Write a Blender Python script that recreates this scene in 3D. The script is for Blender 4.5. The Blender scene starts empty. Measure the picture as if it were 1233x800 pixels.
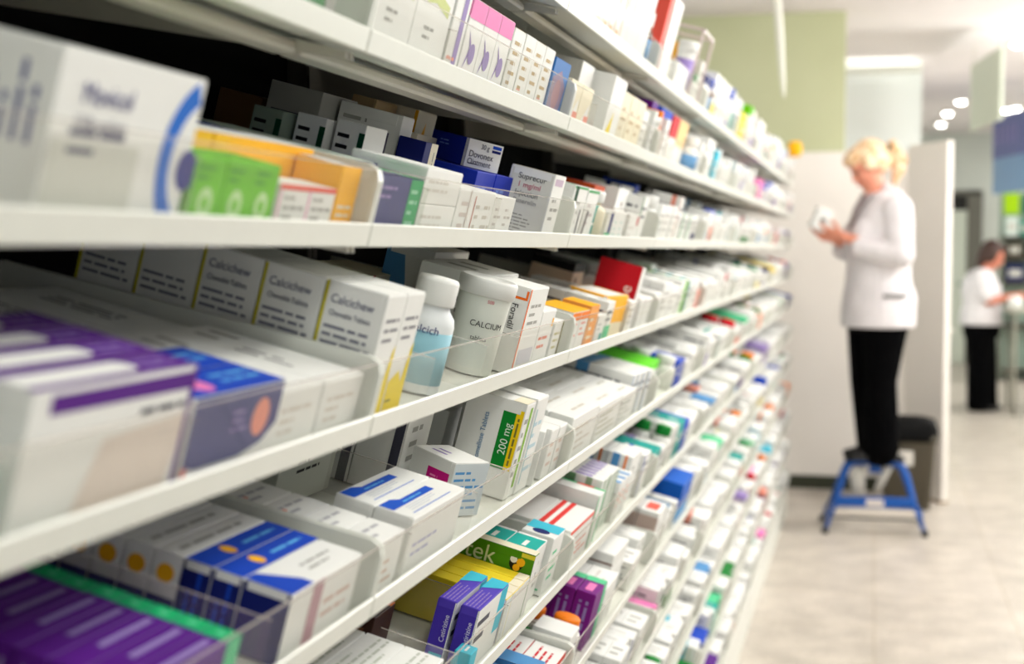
import bpy, bmesh, math, random
from mathutils import Matrix, Vector, Euler

random.seed(7)
SC = bpy.context.scene
COL = SC.collection
IDENT = Matrix.Identity(4)

# ------------------------------------------------------------------ geometry of the place
F_PX = 1712.0                       # 50 mm lens, in pixels of a 1233 px wide frame
PSI = math.atan(432.5 / F_PX)       # camera turned this far towards the shelving
PITCH = math.atan(100.0 / F_PX)
CAM_H = 1.5
D = 0.448                           # shelf fronts stand at x = -D
TAU = math.radians(15)              # trays tilt towards the aisle
ST, CT = math.sin(TAU), math.cos(TAU)
ZB = {2: 1.856, 1: 1.678, 0: 1.503, -1: 1.328, -2: 1.160, -3: 0.992, -4: 0.826, -5: 0.660,
      -6: 0.495, -7: 0.330, -8: 0.165}
Y0, BAY, NB = 0.349, 0.8725, 9
CEIL = 3.0
FRAME = Matrix(((0, -CT, ST, 0), (1, 0, 0, 0), (0, ST, CT, 0), (0, 0, 0, 1)))


def spot(k, y, t, n=0.004):
    return Vector((-D - t * CT + n * ST, y, ZB[k] + t * ST + n * CT))


def shelf_mat(k, y, t, n=0.004, rot=0.0, lean=0.0):
    return Matrix.Translation(spot(k, y, t, n)) @ FRAME @ Matrix.Rotation(rot, 4, 'Z') @ Matrix.Rotation(lean, 4, 'Y')


# ------------------------------------------------------------------ materials
def lin(c):
    return tuple((v / 255 / 12.92) if v / 255 <= 0.04045 else ((v / 255 + 0.055) / 1.055) ** 2.4 for v in c)


_M = {}


def paper(rgb, rough=0.55, name='card'):
    """printed or painted surface: one colour with a faint mottling"""
    key = (name, tuple(rgb), rough)
    if key in _M:
        return _M[key]
    m = bpy.data.materials.new('%s_%02x%02x%02x' % ((name,) + tuple(int(v) for v in rgb)))
    m.use_nodes = True
    nt = m.node_tree
    b = nt.nodes['Principled BSDF']
    n = nt.nodes.new('ShaderNodeTexNoise')
    n.inputs['Scale'].default_value = 40
    r = nt.nodes.new('ShaderNodeMixRGB')
    l = lin(rgb)
    r.inputs[1].default_value = (*[v * 0.95 for v in l], 1)
    r.inputs[2].default_value = (*l, 1)
    tc = nt.nodes.new('ShaderNodeTexCoord')
    nt.links.new(tc.outputs['Object'], n.inputs['Vector'])
    nt.links.new(n.outputs['Fac'], r.inputs[0])
    nt.links.new(r.outputs[0], b.inputs['Base Color'])
    b.inputs['Roughness'].default_value = rough
    b.inputs['Specular IOR Level'].default_value = 0.14 if name == 'card' else 0.35
    _M[key] = m
    return m


def clear(name='clear_plastic', haze=0.10, tint=(238, 230, 224), gloss=0.07):
    key = (name, haze)
    if key in _M:
        return _M[key]
    m = bpy.data.materials.new(name)
    m.use_nodes = True
    nt = m.node_tree
    nt.nodes.clear()
    out = nt.nodes.new('ShaderNodeOutputMaterial')
    tr = nt.nodes.new('ShaderNodeBsdfTransparent')
    tr.inputs[0].default_value = (*[v for v in lin((253, 253, 252))], 1)
    df = nt.nodes.new('ShaderNodeBsdfDiffuse')
    df.inputs[0].default_value = (*lin(tint), 1)
    tl = nt.nodes.new('ShaderNodeBsdfTranslucent')
    tl.inputs[0].default_value = (*lin(tint), 1)
    gl = nt.nodes.new('ShaderNodeBsdfGlossy')
    gl.inputs['Roughness'].default_value = 0.12
    noise = nt.nodes.new('ShaderNodeTexNoise')
    noise.inputs['Scale'].default_value = 22
    ramp = nt.nodes.new('ShaderNodeMapRange')
    ramp.inputs['To Min'].default_value = haze * 0.6
    ramp.inputs['To Max'].default_value = haze * 1.5
    tc = nt.nodes.new('ShaderNodeTexCoord')
    nt.links.new(tc.outputs['Object'], noise.inputs['Vector'])
    nt.links.new(noise.outputs['Fac'], ramp.inputs['Value'])
    m0 = nt.nodes.new('ShaderNodeMixShader')
    m0.inputs[0].default_value = 0.5
    nt.links.new(df.outputs[0], m0.inputs[1])
    nt.links.new(tl.outputs[0], m0.inputs[2])
    m1 = nt.nodes.new('ShaderNodeMixShader')
    nt.links.new(ramp.outputs[0], m1.inputs[0])
    nt.links.new(tr.outputs[0], m1.inputs[1])
    nt.links.new(m0.outputs[0], m1.inputs[2])
    m2 = nt.nodes.new('ShaderNodeMixShader')
    m2.inputs[0].default_value = gloss
    nt.links.new(m1.outputs[0], m2.inputs[1])
    nt.links.new(gl.outputs[0], m2.inputs[2])
    nt.links.new(m2.outputs[0], out.inputs[0])
    _M[key] = m
    return m


def glow(name, rgb, strength):
    m = bpy.data.materials.new(name)
    m.use_nodes = True
    nt = m.node_tree
    nt.nodes.clear()
    out = nt.nodes.new('ShaderNodeOutputMaterial')
    e = nt.nodes.new('ShaderNodeEmission')
    e.inputs[0].default_value = (*lin(rgb), 1)
    e.inputs[1].default_value = strength
    nt.links.new(e.outputs[0], out.inputs[0])
    return m


WHITE = (238, 239, 236)
ENAMEL = paper((228, 230, 222), 0.35, 'enamel')
CLEAR = clear(haze=.022, gloss=.03)
EDGE = clear('bright_edge', .38, gloss=.12)  # milkier strip that puts a bright line into the clear top edges
CLEAR2 = clear('clear_divider', 0.03, gloss=0.06)


# ------------------------------------------------------------------ mesh builder
class MB:
    def __init__(s, mat=IDENT):
        s.v, s.f, s.mi, s.mats, s.m = [], [], [], [], mat

    def slot(s, mat):
        if mat not in s.mats:
            s.mats.append(mat)
        return s.mats.index(mat)

    def poly(s, pts, mat):
        i = len(s.v)
        s.v += [tuple(s.m @ Vector(p)) for p in pts]
        s.f.append(tuple(range(i, i + len(pts))))
        s.mi.append(s.slot(mat))

    def box(s, x0, y0, z0, x1, y1, z1, mat, b=0.0):
        lo, hi = (x0, y0, z0), (x1, y1, z1)
        b = min(b, min(hi[i] - lo[i] for i in range(3)) * 0.4)
        base = len(s.v)
        sl = s.slot(mat)
        if b <= 0:
            for c in range(8):
                s.v.append(tuple(s.m @ Vector([(hi if c >> a & 1 else lo)[a] for a in range(3)])))
            for f in ((0, 4, 6, 2), (1, 3, 7, 5), (0, 1, 5, 4), (2, 6, 7, 3), (0, 2, 3, 1), (4, 5, 7, 6)):
                s.f.append(tuple(base + i for i in f))
                s.mi.append(sl)
            return
        idx = {}
        for c in range(8):
            for ax in range(3):
                p = []
                for a in range(3):
                    h = c >> a & 1
                    e = (hi if h else lo)[a]
                    p.append(e if a == ax else e + (-b if h else b))
                idx[c, ax] = len(s.v)
                s.v.append(tuple(s.m @ Vector(p)))
        cen = Vector([(lo[i] + hi[i]) / 2 for i in range(3)])
        inv = s.m.inverted()

        def add(ids):
            ps = [inv @ Vector(s.v[i]) for i in ids]
            nrm = (ps[1] - ps[0]).cross(ps[2] - ps[0])
            mid = sum(ps, Vector()) / len(ps)
            if nrm.dot(mid - cen) < 0:
                ids = ids[::-1]
            s.f.append(tuple(ids))
            s.mi.append(sl)
        for ax in range(3):
            o = [a for a in range(3) if a != ax]
            for sd in (0, 1):
                cs = [(sd << ax) | (i << o[0]) | (j << o[1]) for i, j in ((0, 0), (1, 0), (1, 1), (0, 1))]
                add([idx[c, ax] for c in cs])
        for ax in range(3):
            o = [a for a in range(3) if a != ax]
            for i in (0, 1):
                for j in (0, 1):
                    c0 = (i << o[0]) | (j << o[1])
                    c1 = c0 | (1 << ax)
                    add([idx[c0, o[0]], idx[c1, o[0]], idx[c1, o[1]], idx[c0, o[1]]])
        for c in range(8):
            add([idx[c, 0], idx[c, 1], idx[c, 2]])

    def tube(s, pts, r, mat, seg=10, caps=True):
        """round bar through pts; r a number or a list"""
        pts = [Vector(p) for p in pts]
        rs = r if isinstance(r, (list, tuple)) else [r] * len(pts)
        sl = s.slot(mat)
        rings = []
        up = None
        for i, p in enumerate(pts):
            a = pts[max(i - 1, 0)]
            c = pts[min(i + 1, len(pts) - 1)]
            t = (c - a).normalized()
            if up is None:
                up = Vector((0, 0, 1)) if abs(t.z) < 0.9 else Vector((1, 0, 0))
            u = t.cross(up).normalized()
            w = u.cross(t).normalized()
            up = w
            ring = []
            for j in range(seg):
                g = 2 * math.pi * j / seg
                ring.append(len(s.v))
                s.v.append(tuple(s.m @ (p + (u * math.cos(g) + w * math.sin(g)) * rs[i])))
            rings.append(ring)
        for q in range(len(rings) - 1):
            for j in range(seg):
                s.f.append((rings[q][j], rings[q][(j + 1) % seg], rings[q + 1][(j + 1) % seg], rings[q + 1][j]))
                s.mi.append(sl)
        if caps:
            s.f.append(tuple(rings[0][::-1]))
            s.mi.append(sl)
            s.f.append(tuple(rings[-1]))
            s.mi.append(sl)

    def lathe(s, prof, mat, seg=28, c=(0, 0), sx=1.0, sy=1.0, a0=0.0, a1=2 * math.pi):
        """prof = [(r, z)...] from the bottom up"""
        sl = s.slot(mat)
        full = abs(a1 - a0 - 2 * math.pi) < 1e-6
        n = seg if full else seg + 1
        rings = []
        for r, z in prof:
            ring = []
            for j in range(n):
                g = a0 + (a1 - a0) * j / seg
                ring.append(len(s.v))
                s.v.append(tuple(s.m @ Vector((c[0] + r * math.cos(g) * sx, c[1] + r * math.sin(g) * sy, z))))
            rings.append(ring)
        for q in range(len(rings) - 1):
            for j in range(seg):
                k2 = (j + 1) % n
                s.f.append((rings[q][j], rings[q][k2], rings[q + 1][k2], rings[q + 1][j]))
                s.mi.append(sl)
        if full:
            s.f.append(tuple(rings[0][::-1]))
            s.mi.append(sl)
            s.f.append(tuple(rings[-1]))
            s.mi.append(sl)

    def mesh(s, name, smooth=False):
        me = bpy.data.meshes.new(name)
        me.from_pydata(s.v, [], s.f)
        for m in s.mats:
            me.materials.append(m)
        me.polygons.foreach_set('material_index', s.mi)
        if smooth:
            me.polygons.foreach_set('use_smooth', [len(f) <= 4 for f in s.f])
        me.update()
        return me

    def build(s, name, parent=None, smooth=False, mat=None):
        o = bpy.data.objects.new(name, s.mesh(name, smooth))
        COL.objects.link(o)
        if parent:
            o.parent = parent
        if mat is not None:
            o.matrix_world = mat
        return o


def empty(name, mat=IDENT):
    o = bpy.data.objects.new(name, None)
    o.empty_display_size = 0.05
    COL.objects.link(o)
    o.matrix_world = mat
    return o


def tag(o, label=None, cat=None, group=None, kind=None):
    if label:
        o['label'] = label
    if cat:
        o['category'] = cat
    if group:
        o['group'] = group
    if kind:
        o['kind'] = kind
    return o


# ------------------------------------------------------------------ cartons
C = dict(white=WHITE, cream=(238, 230, 205), grey=(170, 170, 165), ink=(70, 70, 85), dark=(25, 25, 30),
         blue=(20, 70, 190), navy=(18, 30, 105), violet=(82, 62, 185), purple=(88, 22, 135), pink=(240, 130, 190),
         green=(20, 130, 50), lime=(110, 200, 20), mint=(90, 205, 150), teal=(10, 160, 150), cyan=(60, 190, 215),
         orange=(245, 130, 25), amber=(255, 188, 28), red=(205, 25, 40), yellow=(240, 216, 45), brown=(110, 70, 45),
         magenta=(205, 25, 130), sky=(100, 180, 235), slate=(60, 66, 125), tan=(190, 165, 120), black=(18, 18, 20),
         coral=(240, 95, 80), forest=(5, 70, 45), skyblue=(85, 150, 205), olive=(120, 115, 50), lilac=(150, 130, 190),
         salmon=(235, 150, 130))


def face_frame(face, w, d, h):
    if face == 'front':
        return Vector((0, 0, 0)), Vector((w, 0, 0)), Vector((0, 0, h)), Vector((0, -1, 0))
    if face == 'side':
        return Vector((0, d, 0)), Vector((0, -d, 0)), Vector((0, 0, h)), Vector((-1, 0, 0))
    if face == 'top':
        return Vector((0, 0, h)), Vector((w, 0, 0)), Vector((0, d, 0)), Vector((0, 0, 1))
    if face == 'topn':
        return Vector((0, d, h)), Vector((0, -d, 0)), Vector((w, 0, 0)), Vector((0, 0, 1))


def emit_prints(mb, prints, w, d, h, faces, lift=0.00025, rnd=None):
    lay = {}
    for p in prints:
        face, shape = p[0], p[1]
        if face not in faces:
            continue
        o, U, V, N = face_frame(face, w, d, h)
        lu, lv = U.length, V.length
        key = 'top' if face.startswith('top') else face
        lay[key] = lay.get(key, 0) + 1
        off = N * (lift + 0.00006 * lay[key])
        mat = paper(C[p[-1]] if isinstance(p[-1], str) else p[-1])
        if shape == 'rect':
            u0, v0, u1, v1 = p[2:6]
            mb.poly([o + off + U * a + V * b for a, b in ((u0, v0), (u1, v0), (u1, v1), (u0, v1))], mat)
        elif shape == 'poly':
            mb.poly([o + off + U * a + V * b for a, b in p[2]], mat)
        elif shape == 'disc':
            u, v, r = p[2:5]
            mb.poly([o + off + U * (u + r * math.cos(i * math.pi / 12) / lu) + V * (v + r * math.sin(i * math.pi / 12) / lv)
                     for i in range(24)], mat)
        elif shape == 'ring':        # arc band: centre u v, radii in metres, angles in degrees
            u, v, r0, r1, g0, g1 = p[2:8]
            n = 24
            for i in range(n):
                a, b = math.radians(g0 + (g1 - g0) * i / n), math.radians(g0 + (g1 - g0) * (i + 1) / n)
                q = [(r0, a), (r1, a), (r1, b), (r0, b)]
                mb.poly([o + off + U * (u + r * math.cos(g) / lu) + V * (v + r * math.sin(g) / lv) for r, g in q], mat)
        elif shape == 'lines':       # small print as rows of broken dashes
            u0, v0, u1, v1, n = p[2:7]
            rr = random.Random(int(u0 * 1000 + v0 * 77 + n))
            hh = (v1 - v0) / n
            rm = hh * lv
            for i in range(n):
                vv = v1 - (i + 0.75) * hh
                u = u0
                end = u1 - (u1 - u0) * rr.choice((0, 0.1, 0.3, 0.5))
                while u < end - 0.01:
                    l = min(max(rm * rr.uniform(1.0, 3.2), .004) / lu, end - u)
                    mb.poly([o + off + U * a + V * b for a, b in
                             ((u, vv), (u + l, vv), (u + l, vv + hh * 0.36), (u, vv + hh * 0.36))], mat)
                    u += l + max(rm * .35, .0012) / lu
        elif shape == 'vlines':      # the same, running up the face
            u0, v0, u1, v1, n = p[2:7]
            rr = random.Random(int(u0 * 999 + v0 * 55 + n))
            ww = (u1 - u0) / n
            rm = ww * lu
            for i in range(n):
                uu = u0 + (i + 0.25) * ww
                v = v0
                end = v1 - (v1 - v0) * rr.choice((0, 0.1, 0.3, 0.45))
                while v < end - 0.01:
                    l = min(max(rm * rr.uniform(1.0, 3.2), .004) / lv, end - v)
                    mb.poly([o + off + U * a + V * b for a, b in
                             ((uu, v), (uu + ww * 0.4, v), (uu + ww * 0.4, v + l), (uu, v + l))], mat)
                    v += l + max(rm * .35, .0012) / lv


ITEMS = []        # every pack on the shelves: dict(kind, k, bay, y, t, look, cat, ...)
TRAY_LIM = {}


def bay_of(y):
    return max(0, min(NB - 1, int((y - Y0) / BAY)))


def carton(k, y, t, w, d, h, base='white', prints=(), look='white carton with grey print', n=0.004, rot=0.0,
           lean=0.0, texts=(), lid=False, faces=None, hand=False, group=None):
    ITEMS.append(dict(kind='carton', k=k, bay=bay_of(y + w / 2), y=y, t=t, w=w, d=d, h=h, base=base, prints=list(prints),
                      look=look, n=n, rot=rot, lean=lean, texts=texts, lid=lid, hand=hand, group=group, cat='carton'))


def bottle(k, y, t, r, h, body='white', cap='white', lab=None, look='white plastic bottle with screw cap', shape='bottle',
           n=0.004, texts=(), hand=False):
    ITEMS.append(dict(kind='bottle', k=k, bay=bay_of(y), y=y, t=t, w=2 * r, d=2 * r, r=r, h=h, body=body, cap=cap, lab=lab,
                      look=look, shape=shape, n=n, rot=0.0, lean=0.0, texts=texts, hand=hand, group=None,
                      cat='bottle' if shape == 'bottle' else 'tub'))


# ---- print styles ------------------------------------------------------------
def style(rr, w, d, h, tone=None):
    """a random believable pack print -> base, prints, look"""
    acc = tone or rr.choice(['blue', 'blue', 'navy', 'purple', 'pink', 'green', 'lime', 'teal', 'orange', 'red', 'yellow', 'cyan',
                             'salmon', 'lilac', 'skyblue', 'mint'])
    nm = {'cyan': 'light blue', 'skyblue': 'sky blue', 'navy': 'navy blue', 'lime': 'lime green', 'mint': 'mint green'}.get(acc, acc)
    q = rr.random()
    P = []
    txt = [('side', 'lines', .12, .55, .85, .85, 2, 'ink'), ('front', 'lines', .1, .5, .8, .85, 2, 'ink'),
           ('topn', 'lines', .35, .25, .9, .75, 2, 'grey')]
    if q < .58:
        P = [('side', 'lines', .12, .3, .88, .85, 4, rr.choice(['ink', 'grey', 'grey'])),
             ('front', 'lines', .1, .3, .8, .85, 3, 'grey'), ('topn', 'lines', .15, .2, .85, .8, 2, 'grey')]
        return 'white', P, 'white carton with grey print'
    if q < .76:
        a = rr.uniform(.08, .7)
        P = [('side', 'rect', a, 0, a + .16, 1, acc), ('topn', 'rect', a, 0, a + .16, 1, acc),
             ('front', 'rect', 0, 0, .12, 1, acc)] + txt
        return 'white', P, 'white carton with %s band' % nm
    if q < .86:
        P = [('side', 'rect', 0, 0, 1, .42, acc), ('front', 'rect', 0, 0, 1, .42, acc)] + txt
        return 'white', P, 'white carton with %s foot' % nm
    if q < .93:
        P = [('side', 'rect', 0, .78, 1, 1, acc), ('front', 'rect', 0, .78, 1, 1, acc), ('topn', 'rect', .0, 0, 1, 1, acc),
             ('side', 'lines', .15, .2, .8, .65, 3, 'ink'), ('front', 'lines', .15, .2, .8, .65, 3, 'ink')]
        return 'white', P, 'white carton with %s top' % nm
    P = [('side', 'lines', .15, .35, .85, .8, 2, 'white'), ('front', 'lines', .1, .4, .8, .8, 2, 'white'),
         ('topn', 'lines', .2, .3, .8, .7, 2, 'white')]
    return acc, P, '%s carton with white print' % nm


# ================================================================== hand placed packs
def row_t(k, y, t0, n, w, d, h, gap=0.0015, **kw):
    """n cartons one behind another, from the tray front inwards"""
    for i in range(n):
        a = {q: (v[i % len(v)] if isinstance(v, list) and q in ('prints', 'base', 'look') and v and isinstance(v[0], (list, str)) and q != 'prints' or
                 (q == 'prints' and v and isinstance(v[0], list)) else v) for q, v in kw.items()}
        if isinstance(a.get('prints'), list) and a['prints'] and isinstance(a['prints'][0], list):
            a['prints'] = a['prints'][i % len(a['prints'])]
        carton(k, y + random.uniform(-.001, .001), t0 + i * (d + gap), w, d, h, hand=True, **a)


def row_y(k, y, t, n, w, d, h, gap=0.0012, **kw):
    """n cartons side by side along the shelf"""
    for i in range(n):
        a = dict(kw)
        if isinstance(a.get('prints'), list) and a['prints'] and isinstance(a['prints'][0], list):
            a['prints'] = a['prints'][i % len(a['prints'])]
        carton(k, y + i * (w + gap), t + random.uniform(0, .002), w, d, h, hand=True, **a)


def hand_placed():
    # ---------------- shelf 0 (third shelf down) -----------------
    k = 0
    carton(k, .706, .012, .172, .10, .106, 'white',
           [('front', 'ring', 1.10, .47, .044, .060, 116, 232, (10, 105, 205)),
            ('front', 'disc', .985, .42, .014, (35, 45, 140)),
            ('front', 'rect', .02, .0, .6, .52, (214, 216, 208)),
            ('front', 'lines', .12, .42, .52, .62, 2, (90, 92, 120)),
            ('front', 'lines', .12, .1, .45, .16, 1, (120, 120, 120)),
            ('front', 'rect', .56, .05, .60, .09, (225, 110, 60)),
            ('side', 'vlines', .55, .45, .93, .9, 4, (90, 95, 150)),
            ('side', 'poly', [(.05, .42), (.2, .45), (.55, .02), (.38, .0)], (30, 110, 200))],
           'large white carton with blue ring', lid=True, hand=True,
           texts=[('front', 'Movicol', .15, .72, .018, (60, 60, 130), 0), ('front', '13.8g sachets', .13, .58, .011, (90, 90, 120), 0)])
    row_y(k, .887, .010, 3, .0465, .045, .056, base='lime',
          prints=[('front', 'disc', .5, .42, .0115, (200, 235, 170)), ('front', 'disc', .5, .42, .005, 'lime'),
                  ('front', 'lines', .1, .7, .9, .95, 2, (60, 150, 20)), ('side', 'lines', .1, .3, .9, .8, 3, 'white'),
                  ('top', 'lines', .1, .2, .9, .8, 2, (60, 150, 20))], look='lime green carton', lid=True)
    row_y(k, 1.032, .010, 2, .060, .035, .043, base='white',
          prints=[('front', 'rect', .04, .05, .08, .95, 'pink'), ('front', 'lines', .2, .3, .9, .85, 3, 'grey'),
                  ('front', 'rect', .0, .9, 1, 1, 'coral')], look='small white carton with pink edge')
    row_y(k, .90, .058, 3, .0995, .05, .069, base='amber',
          prints=[('front', 'lines', .15, .15, .9, .5, 3, 'cream'), ('top', 'rect', 0, 0, 1, 1, 'white'),
                  ('front', 'rect', 0, 0, 1, .08, 'white'), ('side', 'rect', 0, .1, 1, .6, 'cream')],
          look='amber carton with white top')
    carton(k, 1.160, .012, .046, .045, .064, 'amber', [('front', 'lines', .1, .15, .9, .5, 3, 'cream'), ('top', 'rect', 0, 0, 1, 1, 'white')],
           'amber carton at the end of the tray', hand=True)
    carton(k, 1.69, .155, .045, .085, .122, 'white',
           [('side', 'rect', .66, .40, .84, .80, (110, 105, 130)), ('side', 'lines', .08, .55, .5, .95, 3, 'grey'),
            ('front', 'lines', .1, .3, .9, .8, 3, 'grey')], 'white carton with barcode patch', hand=True, lid=True)
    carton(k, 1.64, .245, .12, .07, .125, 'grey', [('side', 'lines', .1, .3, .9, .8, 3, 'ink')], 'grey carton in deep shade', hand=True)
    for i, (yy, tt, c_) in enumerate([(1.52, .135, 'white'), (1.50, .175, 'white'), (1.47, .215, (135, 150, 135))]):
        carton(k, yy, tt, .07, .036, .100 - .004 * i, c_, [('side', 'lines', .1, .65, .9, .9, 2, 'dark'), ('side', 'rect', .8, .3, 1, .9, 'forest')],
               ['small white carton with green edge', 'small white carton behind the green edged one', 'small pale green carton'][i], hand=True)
    # second bay
    carton(k, 1.25, .012, .138, .05, .062, 'slate',
           [('front', 'rect', .72, 0, 1, 1, (40, 165, 100)), ('front', 'lines', .76, .2, .96, .9, 4, (150, 215, 180)),
            ('front', 'lines', .08, .62, .6, .9, 2, 'lilac'), ('front', 'lines', .05, .1, .4, .25, 1, 'lilac'),
            ('top', 'rect', 0, 0, .72, 1, 'navy'), ('top', 'rect', .72, 0, 1, 1, (40, 165, 100)), ('side', 'rect', 0, 0, 1, 1, 'navy')],
           'slate blue carton with green edge', hand=True, lid=True)
    row_t(k, 1.25, .065, 6, .138, .0265, .066, base='blue',
          prints=[('side', 'rect', .15, .5, .25, .9, 'sky'), ('side', 'rect', .15, .5, .45, .6, 'sky'), ('side', 'lines', .5, .55, .9, .9, 2, 'sky'),
                  ('top', 'rect', 0, 0, 1, 1, (200, 215, 205)), ('front', 'rect', 0, 0, 1, 1, 'navy')], look='royal blue carton')
    for i in range(2):
        carton(k, 1.392, .012, .128, .085, .0375, 'white',
               [('front', 'lines', .08, .3, .9, .8, 2, (215, 212, 205)), ('side', 'lines', .2, .3, .9, .8, 2, (205, 205, 200))],
               ['white carton, lower of a pair', 'white carton, upper of a pair'][i], n=.004 + i * .038, hand=True, lid=(i == 1))
    row_y(k, 1.525, .012, 3, .052, .05, .060, base='white',
          prints=[[('front', 'lines', .3, .2, .9, .85, 3, (210, 200, 195)), ('front', 'rect', .85, 0, .9, 1, (190, 170, 160))],
                  [('front', 'rect', .3, .25, .36, .9, (200, 120, 105)), ('front', 'lines', .5, .2, .9, .8, 3, (205, 200, 190))],
                  [('front', 'lines', .2, .2, .9, .8, 3, (210, 205, 195))]],
          look='plain white upright carton', lid=True)
    row_y(k, 1.785, .070, 2, .092, .09, .078, base=(20, 45, 165),
          prints=[('front', 'lines', .15, .5, .6, .8, 2, (90, 120, 210)), ('side', 'rect', 0, 0, 1, .5, 'navy'),
                  ('side', 'lines', .3, .6, .7, .8, 1, (90, 120, 210))],
          look='royal blue carton under another')
    # ointment carton lying askew on the blue pair
    carton(k, 1.848, .112, .066, .075, .038, (20, 45, 165),
           [('front', 'rect', 0, 0, 1, 1, 'white'), ('front', 'poly', [(.70, .68), (.96, .68), (.96, .78), (.70, .78)], 'navy'),
            ('front', 'poly', [(.70, .82), (.96, .82), (.96, .94), (.70, .94)], 'blue'), ('front', 'lines', .08, .1, .6, .2, 1, 'ink'),
            ('side', 'lines', .25, .55, .5, .8, 2, (120, 145, 220)), ('side', 'rect', .93, 0, 1, 1, 'white'),
            ('topn', 'rect', 0, 0, 1, 1, (24, 50, 170))],
           'blue ointment carton with white end', n=.083, rot=math.radians(-30), hand=True, lid=False,
           texts=[('front', '30 g', .36, .72, .0095, (30, 30, 60), 0), ('front', 'Dovonex', .06, .38, .0125, (25, 25, 50), 0),
                  ('front', 'Ointment', .06, .12, .0115, (40, 40, 70), 0)])
    carton(k, 1.970, .012, .072, .066, .098, 'white',
           [('side', 'rect', .04, .02, .97, .98, (226, 226, 216)), ('side', 'lines', .1, .04, .7, .34, 6, (150, 150, 140)),
            ('front', 'lines', .2, .3, .9, .7, 3, 'grey'), ('front', 'rect', .1, .85, .8, .95, (200, 180, 200)),
            ('topn', 'rect', 0, 0, 1, .35, 'tan')],
           'white injection carton with dark and red print', hand=True, lid=True,
           texts=[('side', 'Suprecur', .20, .83, .0115, (25, 25, 45), 0), ('side', '1 mg/ml', .22, .71, .0108, (190, 40, 90), 0),
                  ('side', 'Injection', .20, .585, .0112, (25, 25, 45), 0), ('side', 'Buserelin', .20, .48, .0095, (110, 110, 120), 0)])
    row_y(k, 1.69, .014, 2, .052, .045, .056, base='white',
          prints=[('front', 'lines', .2, .3, .8, .8, 3, (200, 195, 190)), ('side', 'lines', .2, .3, .8, .8, 3, 'grey')], look='low white carton with pale print')
    carton(k, 1.99, .13, .09, .10, .105, 'white', [('side', 'lines', .2, .4, .8, .9, 3, 'grey'), ('front', 'lines', .2, .2, .8, .9, 4, 'grey')],
           'white carton deep in the tray', hand=True, lid=True)
    carton(k, 1.80, .235, .085, .035, .135, 'tan', [('side', 'vlines', .25, .1, .75, .6, 2, 'dark'), ('side', 'disc', .25, .82, .008, 'orange'),
                                                 ('side', 'lines', .4, .75, .95, .9, 2, 'brown')], 'tan carton with dark upright print', hand=True, lid=True)
    carton(k, 1.68, .115, .05, .036, .098, 'navy', [('front', 'rect', .45, 0, 1, 1, 'cream'), ('front', 'vlines', .5, .1, .95, .9, 4, 'ink')],
           'navy carton with cream end', hand=True)
    carton(k, 1.89, .205, .085, .062, .137, 'cream', [('side', 'rect', .25, .5, 1, 1, 'amber'), ('side', 'poly', [(.7, .6), (.95, .82), (.97, .75), (.75, .55)], 'dark'),
                                                    ('front', 'poly', [(.1, .5), (.5, .9), (.6, .5)], 'amber'), ('front', 'lines', .5, .2, .95, .8, 4, 'brown')],
           'cream carton with amber print', hand=True, lid=True)
    carton(k, 1.79, .165, .085, .055, .105, 'cream', [('side', 'lines', .2, .4, .8, .9, 3, 'brown'), ('front', 'rect', .5, .1, .8, .4, 'brown')],
           'beige carton behind the blue cartons', hand=True)
    row_y(k, 1.66, .33, 5, .075, .06, .10, base=(120, 85, 55), prints=[('front', 'lines', .2, .3, .8, .8, 3, 'tan')], look='brown carton against the back')
    # third bay
    carton(k, 2.13, .014, .10, .075, .090, 'white',
           [('side', 'rect', .28, .3, .52, 1, 'forest'), ('front', 'lines', .1, .3, .6, .8, 3, 'grey'), ('topn', 'rect', 0, 0, 1, .25, 'mint'),
            ('front', 'rect', 0, .96, 1, 1, (90, 170, 110)), ('front', 'rect', .72, .05, .8, .6, 'ink'), ('front', 'rect', .1, .35, .3, 1, 'forest')],
           'white carton with dark green band', hand=True, lid=True)
    carton(k, 2.24, .014, .09, .06, .088, 'white', [('front', 'rect', 0, .95, 1, 1, (90, 170, 110)), ('front', 'lines', .2, .3, .8, .8, 3, (200, 190, 190)),
                                                    ('front', 'poly', [(.1, .02), (.2, .02), (.45, .6), (.3, .6)], (70, 60, 70))],
           'white carton with green top line', hand=True, lid=True)
    bottle(k, 2.405, .045, .034, .088, 'cream', 'white', None, 'cream bottle with white cap', hand=True)
    carton(k, 2.45, .012, .05, .05, .055, 'white', [('front', 'rect', 0, 0, 1, .35, 'mint'), ('front', 'rect', .5, .35, 1, 1, 'slate')], 'carton with slate and mint foot', hand=True)
    carton(k, 2.51, .06, .10, .06, .095, (190, 75, 30), [('front', 'lines', .2, .55, .9, .95, 3, 'amber'), ('front', 'rect', 0, 0, 1, .4, 'white'),
                                                       ('topn', 'rect', 0, 0, 1, 1, 'coral')], 'rust coloured carton with coral top', hand=True)
    carton(k, 2.40, .26, .14, .07, .10, 'white', [('side', 'rect', 0, 0, .55, 1, 'orange'), ('side', 'lines', .1, .3, .9, .8, 2, 'brown')],
           'white and orange carton deep in tray', hand=True)
    row_y(k, 2.50, .010, 2, .065, .04, .058, base='white', prints=[('front', 'lines', .2, .2, .8, .8, 3, (205, 225, 220))], look='white carton before rust one')
    carton(k, 2.70, .05, .12, .06, .100, 'white', [('front', 'disc', .5, .7, .006, 'brown'), ('front', 'lines', .1, .15, .9, .4, 2, 'salmon')],
           'white carton with brown dot', hand=True)
    carton(k, 2.66, .010, .12, .035, .058, 'white', [('front', 'disc', .85, .8, .010, 'red'), ('front', 'lines', .1, .2, .7, .7, 2, (220, 215, 210))],
           'low white carton with red dot', hand=True)
    # ---------------- shelf -1 (fourth shelf down) ----------------
    k = -1
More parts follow.
